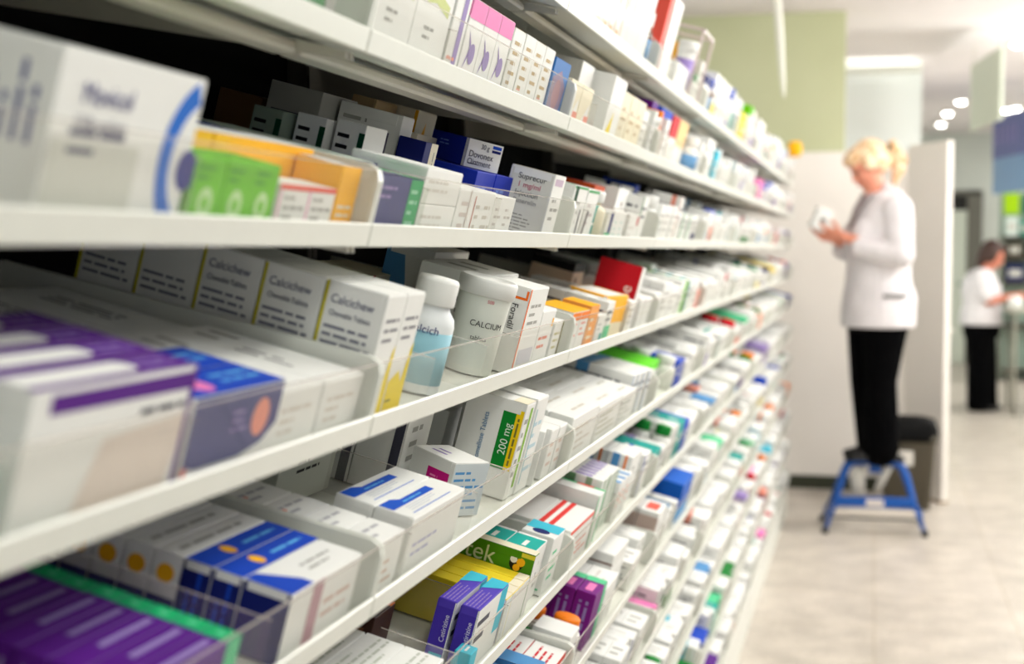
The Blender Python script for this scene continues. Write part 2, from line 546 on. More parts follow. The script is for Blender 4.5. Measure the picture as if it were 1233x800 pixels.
    bottle(k, .615, .040, .026, .085, 'white', 'white', 'teal', 'white bottle with teal label', hand=True)
    row_t(k, .672, .010, 4, .192, .031, .092, base='white',
          prints=[('front', 'rect', .1, .84, 1, .97, 'purple'), ('front', 'lines', .65, .68, .95, .8, 1, 'ink'),
                  ('front', 'poly', [(.3, .0), (.45, .6), (1, .66), (.9, 0)], (226, 214, 204)), ('front', 'rect', .97, 0, 1, 1, 'purple'),
                  ('top', 'rect', 0, 0, 1, 1, 'purple'), ('top', 'rect', 0, .2, .62, .8, 'white'), ('top', 'disc', .62, .5, .0093, 'white'),
                  ('top', 'lines', .7, .2, .95, .8, 2, 'lilac')], look='white carton with purple top', lid=True)
    for i in range(2):
        carton(k, .872, .010 + i * .046, .150, .045, .067, 'white',
               [('front', 'poly', [(0, .25), (.15, .2), (.6, .2), (.85, .3), (1, .5), (1, 1), (0, 1)], 'slate'),
                ('front', 'disc', .78, .62, .015, 'salmon'), ('front', 'lines', .45, .5, .7, .8, 3, 'lilac'),
                ('front', 'poly', [(.2, 1), (.22, 1), (.68, .3), (.66, .28)], 'navy'),
                ('top', 'rect', 0, 0, 1, 1, 'blue'), ('top', 'disc', .25, .45, .014, ['pink', 'amber'][i]), ('top', 'lines', .5, .3, .95, .8, 2, 'sky'),
                ('front', 'rect', .0, .0, .05, .25, 'coral')],
               ['blue topped carton with pink spot', 'blue topped carton with amber spot'][i], hand=True, lid=True)
    row_y(k, 1.018, .010, 2, .094, .16, .056, base='white',
          prints=[('front', 'lines', .15, .3, .8, .8, 3, (215, 208, 198)), ('topn', 'lines', .4, .15, .9, .5, 2, (140, 140, 145)), ('topn', 'lines', .1, .3, .3, .9, 2, 'grey')],
          look='broad white carton lying flat', lid=True)
    row_y(k, .90, .175, 3, .10, .15, .050, base='white',
          prints=[('topn', 'lines', .2, .2, .9, .6, 3, (90, 90, 95)), ('side', 'lines', .2, .3, .8, .8, 2, 'grey')], look='white carton behind, lying flat', lid=True)
    # tall white and yellow cartons, two by five
    for j in range(5):
        for i in range(2):
            pr = [('side', 'lines', .10, .52, .9, .70, 3, (120, 122, 140)), ('side', 'lines', .1, .05, .4, .09, 1, (150, 150, 150)),
                  ('side', 'rect', 0, 0, .05, 1, (205, 195, 40)), ('front', 'lines', .15, .62, .85, .85, 3, (150, 150, 155)),
                  ('front', 'poly', [(.05, 0), (1, 0), (1, .5), (.72, .28), (.5, .38), (.05, .30)], 'yellow'),
                  ('front', 'poly', [(.72, .28), (1, .5), (1, .6), (.9, .55)], 'yellow'),
                  ('front', 'lines', .1, .12, .8, .17, 1, 'olive')]
            carton(k, 1.236 + i * .0565, .014 + j * .0635, .055, .062, .126, 'white', pr,
                   ['white and yellow tall carton', 'white and yellow tall carton, far column'][i], hand=True, lid=(j < 2),
                   texts=[('side', 'Calcichew', .12, .84, .0115, (80, 85, 120), 0), ('side', 'Chewable Tablets', .14, .745, .0075, (80, 85, 110), 0)] if (i == 0 and j < 3) else ())
    bottle(k, 1.505, .050, .029, .128, (240, 244, 246), 'white', (150, 200, 215), 'white tablet bottle with pale blue label', hand=True,
           texts=[('alcich', .0125, .068, (60, 70, 130))])
    bottle(k, 1.738, .054, .035, .122, (232, 236, 228), 'white', None, 'white calcium tub with broad lid', 'tub', hand=True,
           texts=[('CALCIUM', .0105, .062, (30, 30, 35)), ('500', .006, .093, (200, 60, 80)), ('tablets', .008, .045, (60, 60, 65))])
    carton(k, 1.885, .175, .17, .07, .122, 'white',
           [('side', 'poly', [(0, 0), (.75, 0), (.35, 1), (0, 1)], 'skyblue'), ('side', 'lines', .55, .45, .95, .58, 1, 'dark'),
            ('front', 'lines', .1, .5, .9, .9, 3, 'dark'), ('front', 'lines', .3, .1, .6, .3, 1, 'grey')],
           'white carton with blue corner behind bottle', hand=True, lid=True)
    carton(k, 1.802, .012, .106, .060, .117, 'white',
           [('side', 'rect', .50, .86, .97, .97, (240, 110, 25)), ('side', 'rect', .10, .90, .30, .99, (20, 90, 180)), ('front', 'rect', 0, 0, .06, 1, (240, 120, 50)),
            ('front', 'lines', .2, .55, .8, .85, 3, 'grey'), ('side', 'vlines', .08, .2, .30, .75, 2, 'ink'), ('front', 'rect', .15, .1, .9, .28, (205, 205, 212))],
           'white carton with orange corner stripe', hand=True, lid=True,
           texts=[('side', 'Foradil', .66, .80, .0125, (25, 25, 30), -90), ('side', 'Capsules', .36, .80, .0125, (25, 25, 30), -90)])
    carton(k, 1.79, .078, .20, .085, .116, 'white', [('side', 'lines', .2, .5, .9, .9, 3, 'grey'), ('topn', 'lines', .2, .2, .9, .8, 2, 'grey')],
           'white carton behind the orange striped one', hand=True, lid=True)
    carton(k, 1.912, .012, .085, .08, .082, 'white', [('side', 'lines', .3, .7, .9, .95, 2, 'ink'), ('front', 'rect', .85, .7, .95, .85, 'amber'), ('front', 'lines', .1, .3, .8, .6, 2, 'salmon')],
           'white carton with small amber square', hand=True, lid=True)
    carton(k, 2.005, .010, .06, .028, .062, 'white', [('side', 'lines', .1, .6, .9, .95, 2, 'grey'), ('front', 'rect', .82, .02, .96, .98, 'olive'), ('front', 'lines', .1, .3, .7, .8, 3, (200, 195, 150))],
           'small white carton with olive edge', hand=True)
    row_y(k, 1.62, .23, 3, .10, .08, .075, base='cream', prints=[('front', 'lines', .1, .2, .9, .8, 4, 'brown'), ('front', 'rect', .9, 0, 1, 1, 'red')], look='cream carton with red edge')
    # third bay of shelf -1
    row_y(k, 2.125, .010, 2, .065, .06, .070, base='white', prints=[('front', 'lines', .2, .4, .8, .8, 3, 'salmon'), ('topn', 'rect', 0, 0, 1, 1, 'amber'), ('front', 'rect', .0, .82, 1, 1, 'orange')], look='white carton with orange top', lid=True)
    carton(k, 2.26, .010, .075, .05, .075, (245, 170, 90), [('front', 'lines', .2, .2, .8, .8, 3, 'cream'), ('topn', 'rect', 0, 0, 1, 1, 'amber')], 'amber carton at the tray front', hand=True)
    carton(k, 2.50, .030, .165, .075, .078, 'amber', [('topn', 'rect', .05, .1, .95, .9, 'white'), ('front', 'rect', 0, 0, 1, .35, 'cream'), ('side', 'rect', 0, .85, 1, 1, 'white')], 'amber carton with white lid', hand=True, lid=True, rot=math.radians(-4))
    carton(k, 2.83, .165, .11, .09, .098, (215, 195, 170), [('side', 'rect', 0, .82, 1, 1, 'black'), ('front', 'rect', 0, .82, 1, 1, 'black'), ('topn', 'rect', 0, 0, 1, 1, 'black'), ('side', 'rect', .55, .2, .8, .6, 'white'), ('front', 'rect', .2, .3, .4, .7, 'brown')],
           'beige carton with black top', hand=True)
    carton(k, 2.745, .02, .05, .085, .132, 'red',
           [('front', 'rect', 0, 0, 1, 1, 'white'), ('topn', 'rect', 0, 0, 1, 1, 'white'), ('front', 'rect', 0, 0, .12, 1, 'red'), ('side', 'lines', .2, .05, .9, .2, 2, 'salmon')],
           'tall red carton with white edge', hand=True, texts=[('side', 'Aloe', .88, .22, .032, (255, 235, 225), 90)], lean=math.radians(3))
    row_y(k, 2.35, .008, 1, .07, .02, .055, base='white', prints=[('front', 'rect', .6, .1, .9, .4, 'teal'), ('front', 'lines', .1, .5, .5, .8, 2, 'grey')], look='white carton with teal patch')
    row_y(k, 2.80, .010, 3, .045, .05, .068, base='white', prints=[('front', 'lines', .2, .3, .8, .8, 3, (215, 215, 200)), ('side', 'lines', .2, .3, .8, .8, 3, 'grey')], look='slim white carton')
    # ---------------- shelf -2 (fifth shelf down) -----------------
    k = -2
    row_t(k, .80, .010, 12, .145, .0225, .054, gap=.001, base='purple',
          prints=[('top', 'rect', .84, 0, 1, 1, (20, 175, 110)), ('top', 'disc', .92, .5, .004, 'mint'), ('top', 'rect', .3, .38, .78, .62, 'lilac'),
                  ('side', 'vlines', .2, .1, .8, .9, 2, 'lilac'), ('front', 'rect', .84, 0, 1, 1, 'mint'), ('front', 'lines', .1, .2, .7, .8, 2, 'salmon')], look='purple carton with green end')
    pr_w = [('top', 'lines', .1, .25, .9, .75, 1, 'grey'), ('side', 'disc', .5, .72, .008, 'amber'), ('side', 'rect', 0, 0, 1, .4, 'navy'), ('front', 'lines', .1, .3, .9, .8, 3, (220, 200, 190))]
    pr_b = [('top', 'rect', 0, 0, 1, 1, 'blue'), ('top', 'disc', .33, .5, .008, 'amber'), ('top', 'lines', .5, .3, .95, .7, 1, 'sky'), ('side', 'rect', 0, 0, 1, 1, 'navy'), ('side', 'vlines', .2, .2, .8, .9, 2, 'blue')]
    pr_f = [('top', 'poly', [(0, 0), (.28, 0), (.28, .25), (.12, 1), (0, 1)], 'blue'), ('top', 'lines', .45, .3, .85, .7, 2, 'grey'), ('side', 'rect', 0, 0, 1, 1, 'navy'), ('front', 'rect', .3, 0, .45, 1, (190, 150, 160)), ('front', 'lines', .5, .3, .9, .7, 2, (215, 190, 180))]
    seq = [pr_f, pr_b, pr_b, pr_w, pr_w, pr_w, pr_w, pr_w, pr_b, pr_w, pr_w]
    nm = {id(pr_f): 'white carton with blue corner', id(pr_b): 'blue carton with amber spot', id(pr_w): 'white carton with amber spot'}
    for i, p in enumerate(seq):
        dd = .042 if i == 0 else .0255
        carton(k, 1.035, .010 + (0 if i == 0 else .0435 + (i - 1) * .0268), .160, dd, .062, 'white', p, nm[id(p)], hand=True, lid=(i < 3))
    # second bay
    row_t(k, 1.232, .010, 8, .086, .040, .060, gap=.001, base='white',
          prints=[('top', 'lines', .1, .2, .9, .8, 2, (185, 185, 190)), ('front', 'lines', .2, .2, .8, .7, 3, (215, 195, 180)), ('side', 'lines', .2, .3, .8, .8, 2, 'grey'), ('top', 'disc', .2, .5, .003, 'salmon')], look='white carton with faint print', lid=True)
    for i in range(2):
        carton(k, 1.340, .010 + i * .0435, .185, .0425, .067, 'white',
               [('top', 'poly', [(.02, .55), (.02, .95), (.2, .95), (.28, .8), (.75, .8), (.75, .55)], (20, 85, 200)), ('top', 'lines', .25, .6, .7, .75, 1, 'sky'), ('top', 'rect', .1, .15, .8, .18, (60, 110, 205)), ('top', 'lines', .15, .25, .85, .5, 3, (200, 205, 215)),
                ('front', 'lines', .1, .3, .6, .6, 2, (190, 190, 215)), ('side', 'lines', .2, .3, .8, .8, 3, 'grey')],
               ['white carton with blue stripes at front', 'white carton with blue stripes behind'][i], hand=True, lid=True)
    carton(k, 1.625, .052, .066, .070, .068, 'white',
           [('side', 'rect', .42, .30, .92, .78, 'magenta'), ('side', 'lines', .5, .4, .85, .7, 3, 'pink'), ('front', 'rect', 0, 0, 1, 1, (205, 215, 220)), ('front', 'lines', .05, .1, .95, .9, 6, 'skyblue'),
            ('topn', 'lines', .2, .2, .7, .6, 2, 'lilac')], 'white carton with magenta square', rot=math.radians(-24), hand=True, lid=True)
    carton(k, 1.42, .19, .17, .10, .070, (200, 205, 195), [('side', 'rect', .1, .05, .4, .9, 'ink'), ('front', 'lines', .3, .5, .7, .8, 2, 'dark'), ('topn', 'poly', [(.1, .5), (.1, .7), (.5, .9), (.5, .7)], 'teal'), ('topn', 'rect', .7, .7, .95, .95, 'purple')], 'pale carton with dark blue side', hand=True, lid=True)
    row_t(k, 1.64, .125, 3, .10, .06, .125, base='white', prints=[('side', 'rect', .75, 0, .95, 1, 'ink'), ('side', 'rect', .3, .75, .9, .95, 'teal'), ('front', 'lines', .2, .3, .8, .9, 4, 'grey')], look='tall white carton with dark edge')
    carton(k, 1.797, .020, .048, .082, .132, 'white',
           [('side', 'rect', .64, .30, .86, .93, (10, 135, 45)), ('side', 'rect', .86, .30, .98, .93, (245, 210, 20)), ('side', 'vlines', .88, .35, .96, .9, 1, 'olive'),
            ('front', 'rect', .55, .1, .8, .95, (140, 190, 70)), ('front', 'lines', .1, .2, .5, .9, 5, 'grey'), ('topn', 'rect', .75, 0, 1, 1, 'cream')],
           'tall white carton with green and yellow stripes', hand=True, lid=True,
           texts=[('side', '200 mg', .825, .44, .0145, (225, 245, 225), 90), ('side', 'Hypromellose Tablets', .42, .20, .0095, (40, 120, 170), 90)])
    carton(k, 1.848, .018, .066, .10, .134, 'white', [('topn', 'rect', .05, .3, .25, .7, (100, 180, 60)), ('topn', 'rect', .25, .3, .32, .7, 'amber'), ('front', 'lines', .1, .2, .9, .8, 5, (190, 215, 225)), ('front', 'rect', .1, .1, .16, .9, (140, 190, 200))],
           'tall white carton with green patch on lid', hand=True, lid=True)
    carton(k, 1.925, .012, .045, .045, .080, 'white', [('side', 'lines', .2, .3, .8, .8, 4, 'salmon'), ('front', 'rect', .1, .2, .2, .6, 'dark')], 'white carton with torn top', hand=True, rot=math.radians(10))
    row_y(k, 1.982, .012, 2, .050, .06, .075, base='white', prints=[('side', 'lines', .2, .3, .8, .8, 4, 'salmon'), ('front', 'lines', .2, .2, .8, .8, 3, (220, 200, 190))], look='white carton with salmon print', lid=True)
    row_y(k, 1.84, .13, 2, .12, .11, .085, base='white', prints=[('topn', 'lines', .2, .2, .8, .8, 3, (170, 160, 150)), ('side', 'lines', .2, .3, .8, .8, 2, 'grey')], look='white carton in the middle row')
    # third bay
    row_t(k, 2.115, .010, 4, .22, .040, .078, base='white', prints=[('top', 'lines', .3, .3, .8, .7, 1, (210, 205, 195)), ('side', 'lines', .2, .3, .8, .8, 3, (200, 195, 185)), ('front', 'lines', .1, .2, .9, .8, 4, (210, 205, 195))], look='long white carton', lid=True)
    row_t(k, 2.345, .010, 5, .22, .042, .070, base='white', prints=[('top', 'lines', .3, .3, .8, .7, 1, (215, 210, 200)), ('front', 'lines', .1, .2, .9, .8, 4, (190, 190, 170)), ('side', 'rect', .1, .1, .9, .3, (60, 110, 80))], look='long white carton with green foot')
    row_t(k, 2.12, .19, 3, .20, .05, .07, base='white', prints=[('side', 'rect', 0, 0, 1, .5, 'red'), ('top', 'lines', .1, .2, .6, .8, 2, 'brown')], look='white carton with red foot')
    row_t(k, 2.575, .010, 5, .16, .04, .066, base='white', prints=[('top', 'lines', .3, .3, .8, .7, 1, (200, 200, 190)), ('front', 'lines', .1, .2, .9, .8, 4, (175, 180, 170)), ('side', 'lines', .2, .3, .8, .8, 3, 'grey')], look='short white carton with grey sides')
    row_y(k, 2.99, .05, 7, .045, .13, .066, base=(110, 225, 40), prints=[('front', 'rect', 0, 0, 1, .7, 'white'), ('side', 'rect', 0, 0, 1, .3, 'white'), ('topn', 'lines', .2, .3, .8, .7, 2, (70, 170, 30))], look='lime topped carton')
    # ---------------- shelf -3 (sixth shelf down) -----------------
    k = -3
    row_t(k, 1.30, .010, 6, .145, .045, .062, gap=.001, base='white', prints=[('top', 'lines', .05, .1, .95, .9, 4, (195, 200, 190)), ('side', 'lines', .2, .3, .8, .8, 2, 'grey')], look='white carton with ruled top', lid=True)
    row_t(k, 1.46, .10, 4, .07, .05, .075, base=(60, 35, 25), prints=[('top', 'rect', .75, 0, 1, 1, 'orange'), ('side', 'rect', .2, .4, .8, .8, 'brown')], look='dark brown carton with orange end')
    for i in range(2):
        carton(k, 1.577, .012 + i * .0285, .138, .023, .083, 'violet',
               [('front', 'rect', 0, 0, 1, 1, 'white'), ('front', 'lines', .05, .4, .5, .9, 2, 'ink'), ('front', 'rect', .75, .3, 1, 1, 'cyan'),
                ('top', 'lines', .02, .1, .55, .9, 4, 'lilac'), ('top', 'poly', [(.78, 0), (1, 0), (1, 1), (.62, 1)], 'cyan'),
                ('side', 'rect', .0, .0, 1, 1, (70, 50, 170)), ('side', 'rect', .2, .08, .9, .2, 'cyan'), ('side', 'rect', .94, 0, 1, 1, 'white')],
               ['violet carton with turquoise corner at front', 'violet carton with turquoise corner behind'][i], hand=True, lid=True,
               texts=[('side', 'Cetirizine', .80, .38, .0085, (225, 220, 245), 90)])
    carton(k, 1.545, .002, .03, .02, .040, 'cyan', [('top', 'lines', .2, .3, .8, .7, 1, 'white')], 'small turquoise carton at the front', hand=True)
    carton(k, 1.50, .155, .15, .035, .088, 'navy',
           [('front', 'rect', .04, .0, 1, .96, 'cream'), ('front', 'lines', .1, .6, .6, .85, 1, 'ink'), ('front', 'rect', .65, .5, .95, .95, 'salmon'), ('top', 'lines', .1, .3, .7, .6, 2, 'violet'), ('side', 'lines', .3, .3, .8, .8, 2, 'violet'), ('top', 'rect', .85, 0, 1, 1, 'coral')],
           'navy carton with cream front', hand=True, lid=True)
    row_y(k, 1.722, .010, 4, .032, .22, .060, base='yellow', prints=[('front', 'rect', 0, 0, 1, 1, 'white'), ('side', 'rect', .8, 0, 1, 1, 'white'), ('topn', 'rect', .93, 0, 1, 1, 'cream')], look='yellow carton lying in a row', lid=True)
    carton(k, 1.857, .012, .026, .235, .088, (80, 145, 20),
           [('side', 'rect', 0, .93, 1, 1, (225, 215, 60)), ('side', 'disc', .90, .80, .010, (30, 30, 20)), ('side', 'disc', .925, .84, .006, 'amber'), ('side', 'disc', .88, .86, .005, 'white'), ('side', 'disc', .905, .74, .005, 'amber'),
            ('front', 'rect', 0, 0, 1, 1, 'white'), ('topn', 'rect', 0, 0, 1, 1, 'cream'), ('side', 'rect', 0, 0, 1, .25, (60, 120, 20))],
           'green carton with big white lettering', hand=True, lid=True,
           texts=[('side', 'Zirtek', .40, .68, .034, (222, 232, 190), 0)])
    row_t(k, 1.893, .020, 5, .075, .044, .085, base='white', prints=[('top', 'rect', 0, 0, .85, 1, (20, 175, 165)), ('top', 'lines', .1, .3, .7, .7, 1, 'white'), ('side', 'rect', .1, .1, .35, .8, 'teal'), ('side', 'lines', .4, .2, .9, .8, 4, (110, 170, 140)), ('front', 'lines', .2, .2, .8, .8, 3, 'grey')], look='white carton with teal top', lid=True)
    carton(k, 1.975, .012, .075, .05, .088, 'white', [('top', 'rect', .35, 0, 1, 1, 'cyan'), ('top', 'disc', .25, .5, .013, 'navy'), ('side', 'disc', .4, .6, .013, (10, 160, 110)), ('side', 'lines', .1, .05, .9, .35, 3, 'mint'), ('front', 'lines', .2, .2, .8, .8, 4, 'mint')],
           'white carton with navy disc and cyan top', hand=True, lid=True)
    rs = [('top', 'lines', .5, .3, .9, .7, 1, 'grey'), ('front', 'rect', 0, .9, 1, 1, 'coral'), ('front', 'lines', .1, .2, .9, .6, 3, 'salmon'), ('side', 'lines', .2, .3, .8, .8, 2, 'grey')]
    row_t(k, 2.115, .012, 1, .19, .060, .070, base='white', prints=[('top', 'rect', 0, .52, 1, .66, (225, 55, 50)), ('top', 'rect', 0, .78, 1, .92, (225, 55, 50))] + rs[1:], look='white carton with two red stripes', lid=True)
    row_t(k, 2.115, .0735, 1, .19, .060, .070, base='white', prints=rs[2:], look='white carton right behind the red striped one', lid=True)
    row_t(k, 2.115, .135, 3, .19, .060, .070, base='white', prints=rs[2:], look='plain carton behind red striped one', lid=True)
    carton(k, 2.318, .012, .055, .20, .092, 'white', [('side', 'rect', 0, 0, 1, .75, (205, 195, 190)), ('side', 'lines', .5, .25, .9, .45, 2, 'grey'), ('topn', 'rect', 0, .8, 1, 1, (80, 200, 130)), ('topn', 'rect', .75, .8, .9, 1, 'coral'), ('front', 'rect', 0, 0, .15, 1, (90, 200, 140)), ('front', 'rect', .85, 0, 1, 1, (90, 200, 140))],
           'long white carton edged in mint green', hand=True, lid=True)
    row_y(k, 2.38, .02, 6, .026, .075, .105, base='white', prints=[('front', 'rect', .7, 0, 1, 1, (90, 150, 90)), ('side', 'rect', .1, 0, .35, 1, (120, 160, 120)), ('side', 'rect', .6, 0, .75, 1, (150, 180, 150)), ('topn', 'rect', .3, .2, .7, .8, 'lilac')], look='slim carton with green sides')
    row_y(k, 2.55, .012, 3, .045, .05, .075, base='white', prints=[('front', 'lines', .2, .3, .8, .8, 3, 'salmon'), ('topn', 'rect', 0, 0, 1, .4, 'skyblue')], look='white carton with sky blue lid stripe')
    row_t(k, 2.70, .02, 4, .12, .05, .10, base='white', prints=[('side', 'rect', .2, 0, .5, 1, 'skyblue'), ('side', 'rect', .7, 0, .8, 1, 'orange'), ('front', 'lines', .2, .3, .8, .8, 4, 'grey')], look='white carton with sky blue side')
    # ---------------- shelf -4 (seventh shelf down) ---------------
    k = -4
    row_t(k, 1.985, .010, 3, .10, .05, .060, base='white', prints=[('top', 'lines', .1, .2, .9, .8, 3, 'red'), ('front', 'rect', 0, .8, 1, 1, 'coral')], look='white carton with red lettering')
    carton(k, 2.112, .012, .068, .062, .072, 'white', [('side', 'rect', 0, 0, 1, .65, 'blue'), ('front', 'rect', 0, 0, 1, .65, 'navy'), ('side', 'rect', 0, .3, 1, .4, 'navy')], 'blue carton with white top', hand=True, lid=True)
    row_t(k, 2.13, .085, 1, .035, .1, .05, base='green', prints=[('side', 'lines', .2, .3, .8, .8, 2, 'mint')], look='small green carton')
    row_t(k, 2.285, .012, 5, .105, .034, .098, base=(120, 25, 130), prints=[('top', 'rect', .72, 0, 1, 1, 'mint'), ('top', 'rect', .15, .3, .6, .7, 'pink'), ('side', 'vlines', .15, .05, .85, .95, 2, 'lilac'), ('front', 'rect', .72, 0, 1, 1, 'mint')], look='purple carton with mint end', lid=True)
    row_t(k, 2.40, .012, 4, .13, .05, .080, base='white', prints=[('top', 'lines', .1, .2, .9, .8, 2, (215, 210, 205))], look='bright white carton')
    for j in range(3):
        carton(k, 2.55, .030, .16, .17, .034, 'white', [('side', 'rect', 0, .4, 1, .5, 'brown'), ('topn', 'lines', .2, .2, .8, .7, 2, (215, 210, 205)), ('topn', 'rect', 0, .7, .25, 1, 'brown')],
               ['white flat carton, lowest of a pile', 'white flat carton, middle of a pile', 'white flat carton, uppermost of a pile'][j], n=.004 + j * .0345, hand=True, lid=(j == 2))
    row_t(k, 2.995, .012, 4, .12, .045, .105, base='white', prints=[('top', 'poly', [(.2, .2), (.8, .2), (.8, .8), (.2, .8)], 'coral'), ('side', 'rect', 0, 0, 1, .9, (195, 175, 165)), ('front', 'lines', .2, .2, .8, .8, 4, 'grey')], look='white carton with coral mark')
    row_t(k, 3.15, .012, 3, .05, .09, .09, base='white', prints=[('top', 'rect', 0, 0, 1, 1, (40, 110, 150))], look='carton with petrol blue top')
    row_t(k, 3.43, .012, 3, .20, .085, .095, base=(20, 95, 195), prints=[('front', 'rect', 0, 0, 1, .3, 'sky'), ('side', 'rect', 0, 0, 1, .4, 'sky'), ('top', 'lines', .1, .6, .8, .9, 1, 'lilac')], look='broad bright blue carton', lid=True)
    # ---------------- shelf 1 (second shelf down) ------------------
    k = 1
    row_y(k, .95, .012, 2, .108, .05, .060, base='green', prints=[('front', 'lines', .1, .3, .9, .8, 3, 'mint'), ('front', 'rect', .8, 0, 1, 1, 'grey')], look='dark green carton on the high tray')
    row_y(k, 1.262, .014, 2, .115, .07, .125, base='white', prints=[('front', 'poly', [(.2, .55), (.5, .68), (.9, .6), (.9, .5), (.5, .58)], (205, 215, 140)), ('front', 'lines', .3, .25, .7, .4, 2, 'grey'), ('side', 'rect', .2, .5, .8, .6, (205, 215, 140))], look='large white carton with pale green wave')
    carton(k, 1.497, .014, .05, .06, .105, 'white', [('front', 'rect', .5, .1, .8, .95, 'lilac'), ('front', 'lines', .1, .1, .9, .3, 2, 'salmon')], 'white carton with lilac bar', hand=True)
    for i in range(3):
        carton(k, 1.552 + i * .063, .014, .0615, .055, .100, 'white',
               [('side', 'rect', 0, .80, 1, 1, 'pink'), ('side', 'rect', 0, .72, .98, .80, 'purple'), ('front', 'rect', 0, .78, 1, 1, 'pink'), ('topn', 'rect', 0, 0, 1, 1, (200, 150, 120)),
                ('side', 'lines', .1, .25, .9, .6, 5, 'salmon'), ('front', 'poly', [(.2, .2), (.4, .45), (.2, .65), (.55, .45)], 'lilac'), ('front', 'rect', .1, 0, .9, .18, ['magenta', 'skyblue', 'purple'][i]), ('front', 'disc', .6, .4, .012, 'lilac')],
               ['pink topped carton with coral print', 'pink topped carton with blue foot', 'pink topped carton with purple foot'][i], hand=True, lid=True)
    row_y(k, 1.752, .014, 4, .0565, .05, .096, base='white', prints=[[('side', 'rect', .3, .82, .8, .96, 'teal'), ('front', 'lines', .2, .1, .8, .9, 6, 'tan'), ('side', 'lines', .1, .2, .9, .7, 6, 'grey'), ('topn', 'rect', 0, 0, 1, 1, 'tan')],
                                                                    [('front', 'lines', .2, .1, .8, .9, 6, 'tan'), ('front', 'lines', .2, .1, .8, .3, 3, 'salmon')]], look='slim white carton with tan print', lid=True)
    carton(k, 1.985, .012, .10, .055, .090, (60, 120, 190),
           [('front', 'poly', [(.05, .1), (.8, .1), (.9, .6), (.5, .85), (.05, .7)], (140, 120, 150)), ('front', 'disc', .45, .45, .022, (165, 120, 130)), ('side', 'rect', 0, .8, .5, 1, 'navy'), ('front', 'lines', .4, .05, .8, .15, 1, 'white')],
           'blue carton with mauve picture', hand=True, lid=True)
    row_y(k, 2.13, .014, 2, .085, .05, .075, base='cream', prints=[('front', 'poly', [(.1, 0), (.9, .7), (.9, .4), (.5, 0)], 'white'), ('front', 'rect', .6, 0, 1, .4, 'salmon')], look='cream carton with salmon corner')
    carton(k, 2.32, .05, .10, .10, .120, 'grey', [('side', 'rect', .2, .2, .8, .6, 'lilac'), ('front', 'rect', 0, 0, 1, 1, 'white')], 'grey carton with white front', hand=True, lid=True)
    carton(k, 2.44, .014, .12, .09, .118, 'white', [('front', 'poly', [(.1, .1), (.5, .1), (.5, .5)], 'yellow'), ('side', 'rect', 0, 0, .3, 1, 'grey')], 'white carton with yellow triangle', hand=True, lid=True)
    row_y(k, 2.60, .02, 3, .08, .06, .105, base='cream', prints=[('front', 'lines', .2, .3, .8, .8, 3, 'tan')], look='cream carton with tan print')
    carton(k, 3.08, .05, .07, .06, .13, 'white', [('front', 'rect', 0, .6, 1, 1, 'purple'), ('side', 'rect', 0, .6, 1, 1, 'purple')], 'white carton with purple head', hand=True)
    carton(k, 3.22, .05, .17, .06, .13, 'white', [('front', 'rect', 0, .6, 1, 1, 'blue'), ('side', 'rect', 0, .6, 1, 1, 'blue')], 'white carton with blue head', hand=True)
    carton(k, 3.42, .05, .11, .06, .13, 'white', [('front', 'rect', 0, .6, 1, 1, 'red'), ('side', 'rect', 0, .6, 1, 1, 'red')], 'white carton with red head', hand=True)
    carton(k, 3.54, .05, .16, .06, .13, 'white', [('front', 'rect', 0, .5, 1, 1, (235, 200, 140)), ('side', 'rect', 0, .6, 1, 1, (235, 200, 140))], 'white carton with sand head', hand=True)
    # ---------------- shelf 2 (topmost shelf) ----------------------
    k = 2
    row_y(k, 2.02, .014, 1, .07, .06, .13, base='white', prints=[('front', 'lines', .2, .2, .8, .8, 4, 'skyblue')], look='tall white carton with sky blue text')
    row_y(k, 2.115, .014, 3, .065, .06, .14, base='white', prints=[[('front', 'rect', .2, .1, .5, .9, (150, 185, 215)), ('side', 'rect', .2, .1, .6, .5, 'skyblue')], [('front', 'lines', .2, .2, .8, .8, 4, 'grey')]], look='tall white carton with misty blue bar')
    row_y(k, 2.32, .014, 5, .055, .06, .165, base='white', prints=[('front', 'rect', .8, 0, 1, 1, (215, 195, 180)), ('front', 'rect', .1, .05, .6, .2, (235, 195, 150))], look='very tall white carton with sand edge')
    row_y(k, 2.60, .014, 5, .056, .06, .165, base='white', prints=[('front', 'rect', .1, .5, .5, .8, (222, 214, 208)), ('side', 'rect', .1, .1, .9, .3, (215, 205, 200))], look='very tall white carton with pale patch')
    carton(k, 2.965, .060, .05, .06, .215, 'grey', [('front', 'rect', .3, .05, .8, .35, 'white'), ('side', 'rect', .1, 0, .9, 1, (185, 180, 178))], 'very tall grey carton', hand=True)
    carton(k, 3.025, .014, .035, .045, .225, 'coral', [('side', 'rect', 0, 0, .5, .6, 'salmon')], 'very tall coral red carton', hand=True)
    carton(k, 3.085, .014, .12, .06, .185, 'white', [('front', 'lines', .1, .6, .9, .9, 3, (215, 215, 215))], 'white carton beside the coral red one', hand=True)
    for i in range(3):
        bottle(k, 3.27, .05 + i * .065, .028, .10, 'white', 'white', None, 'white bottle on the topmost shelf', hand=True)
    carton(k, 3.32, .014, .20, .06, .075, 'white', [('front', 'lines', .1, .6, .9, .9, 3, (215, 215, 215))], 'low white carton beside the clear box', hand=True)
    carton(k, 3.63, .095, .035, .03, .15, 'orange', [('front', 'rect', 0, .3, 1, .5, 'amber')], 'orange carton inside the clear box', hand=True)
    carton(k, 3.63, .060, .035, .03, .15, 'amber', [('front', 'rect', 0, .3, 1, .5, 'orange')], 'amber carton inside the clear box', hand=True)
    carton(k, 3.60, .022, .05, .035, .075, 'white', [('front', 'rect', .2, .6, 1, 1, 'green'), ('side', 'rect', 0, .6, 1, 1, 'green')], 'white carton with green head, in clear box', hand=True)


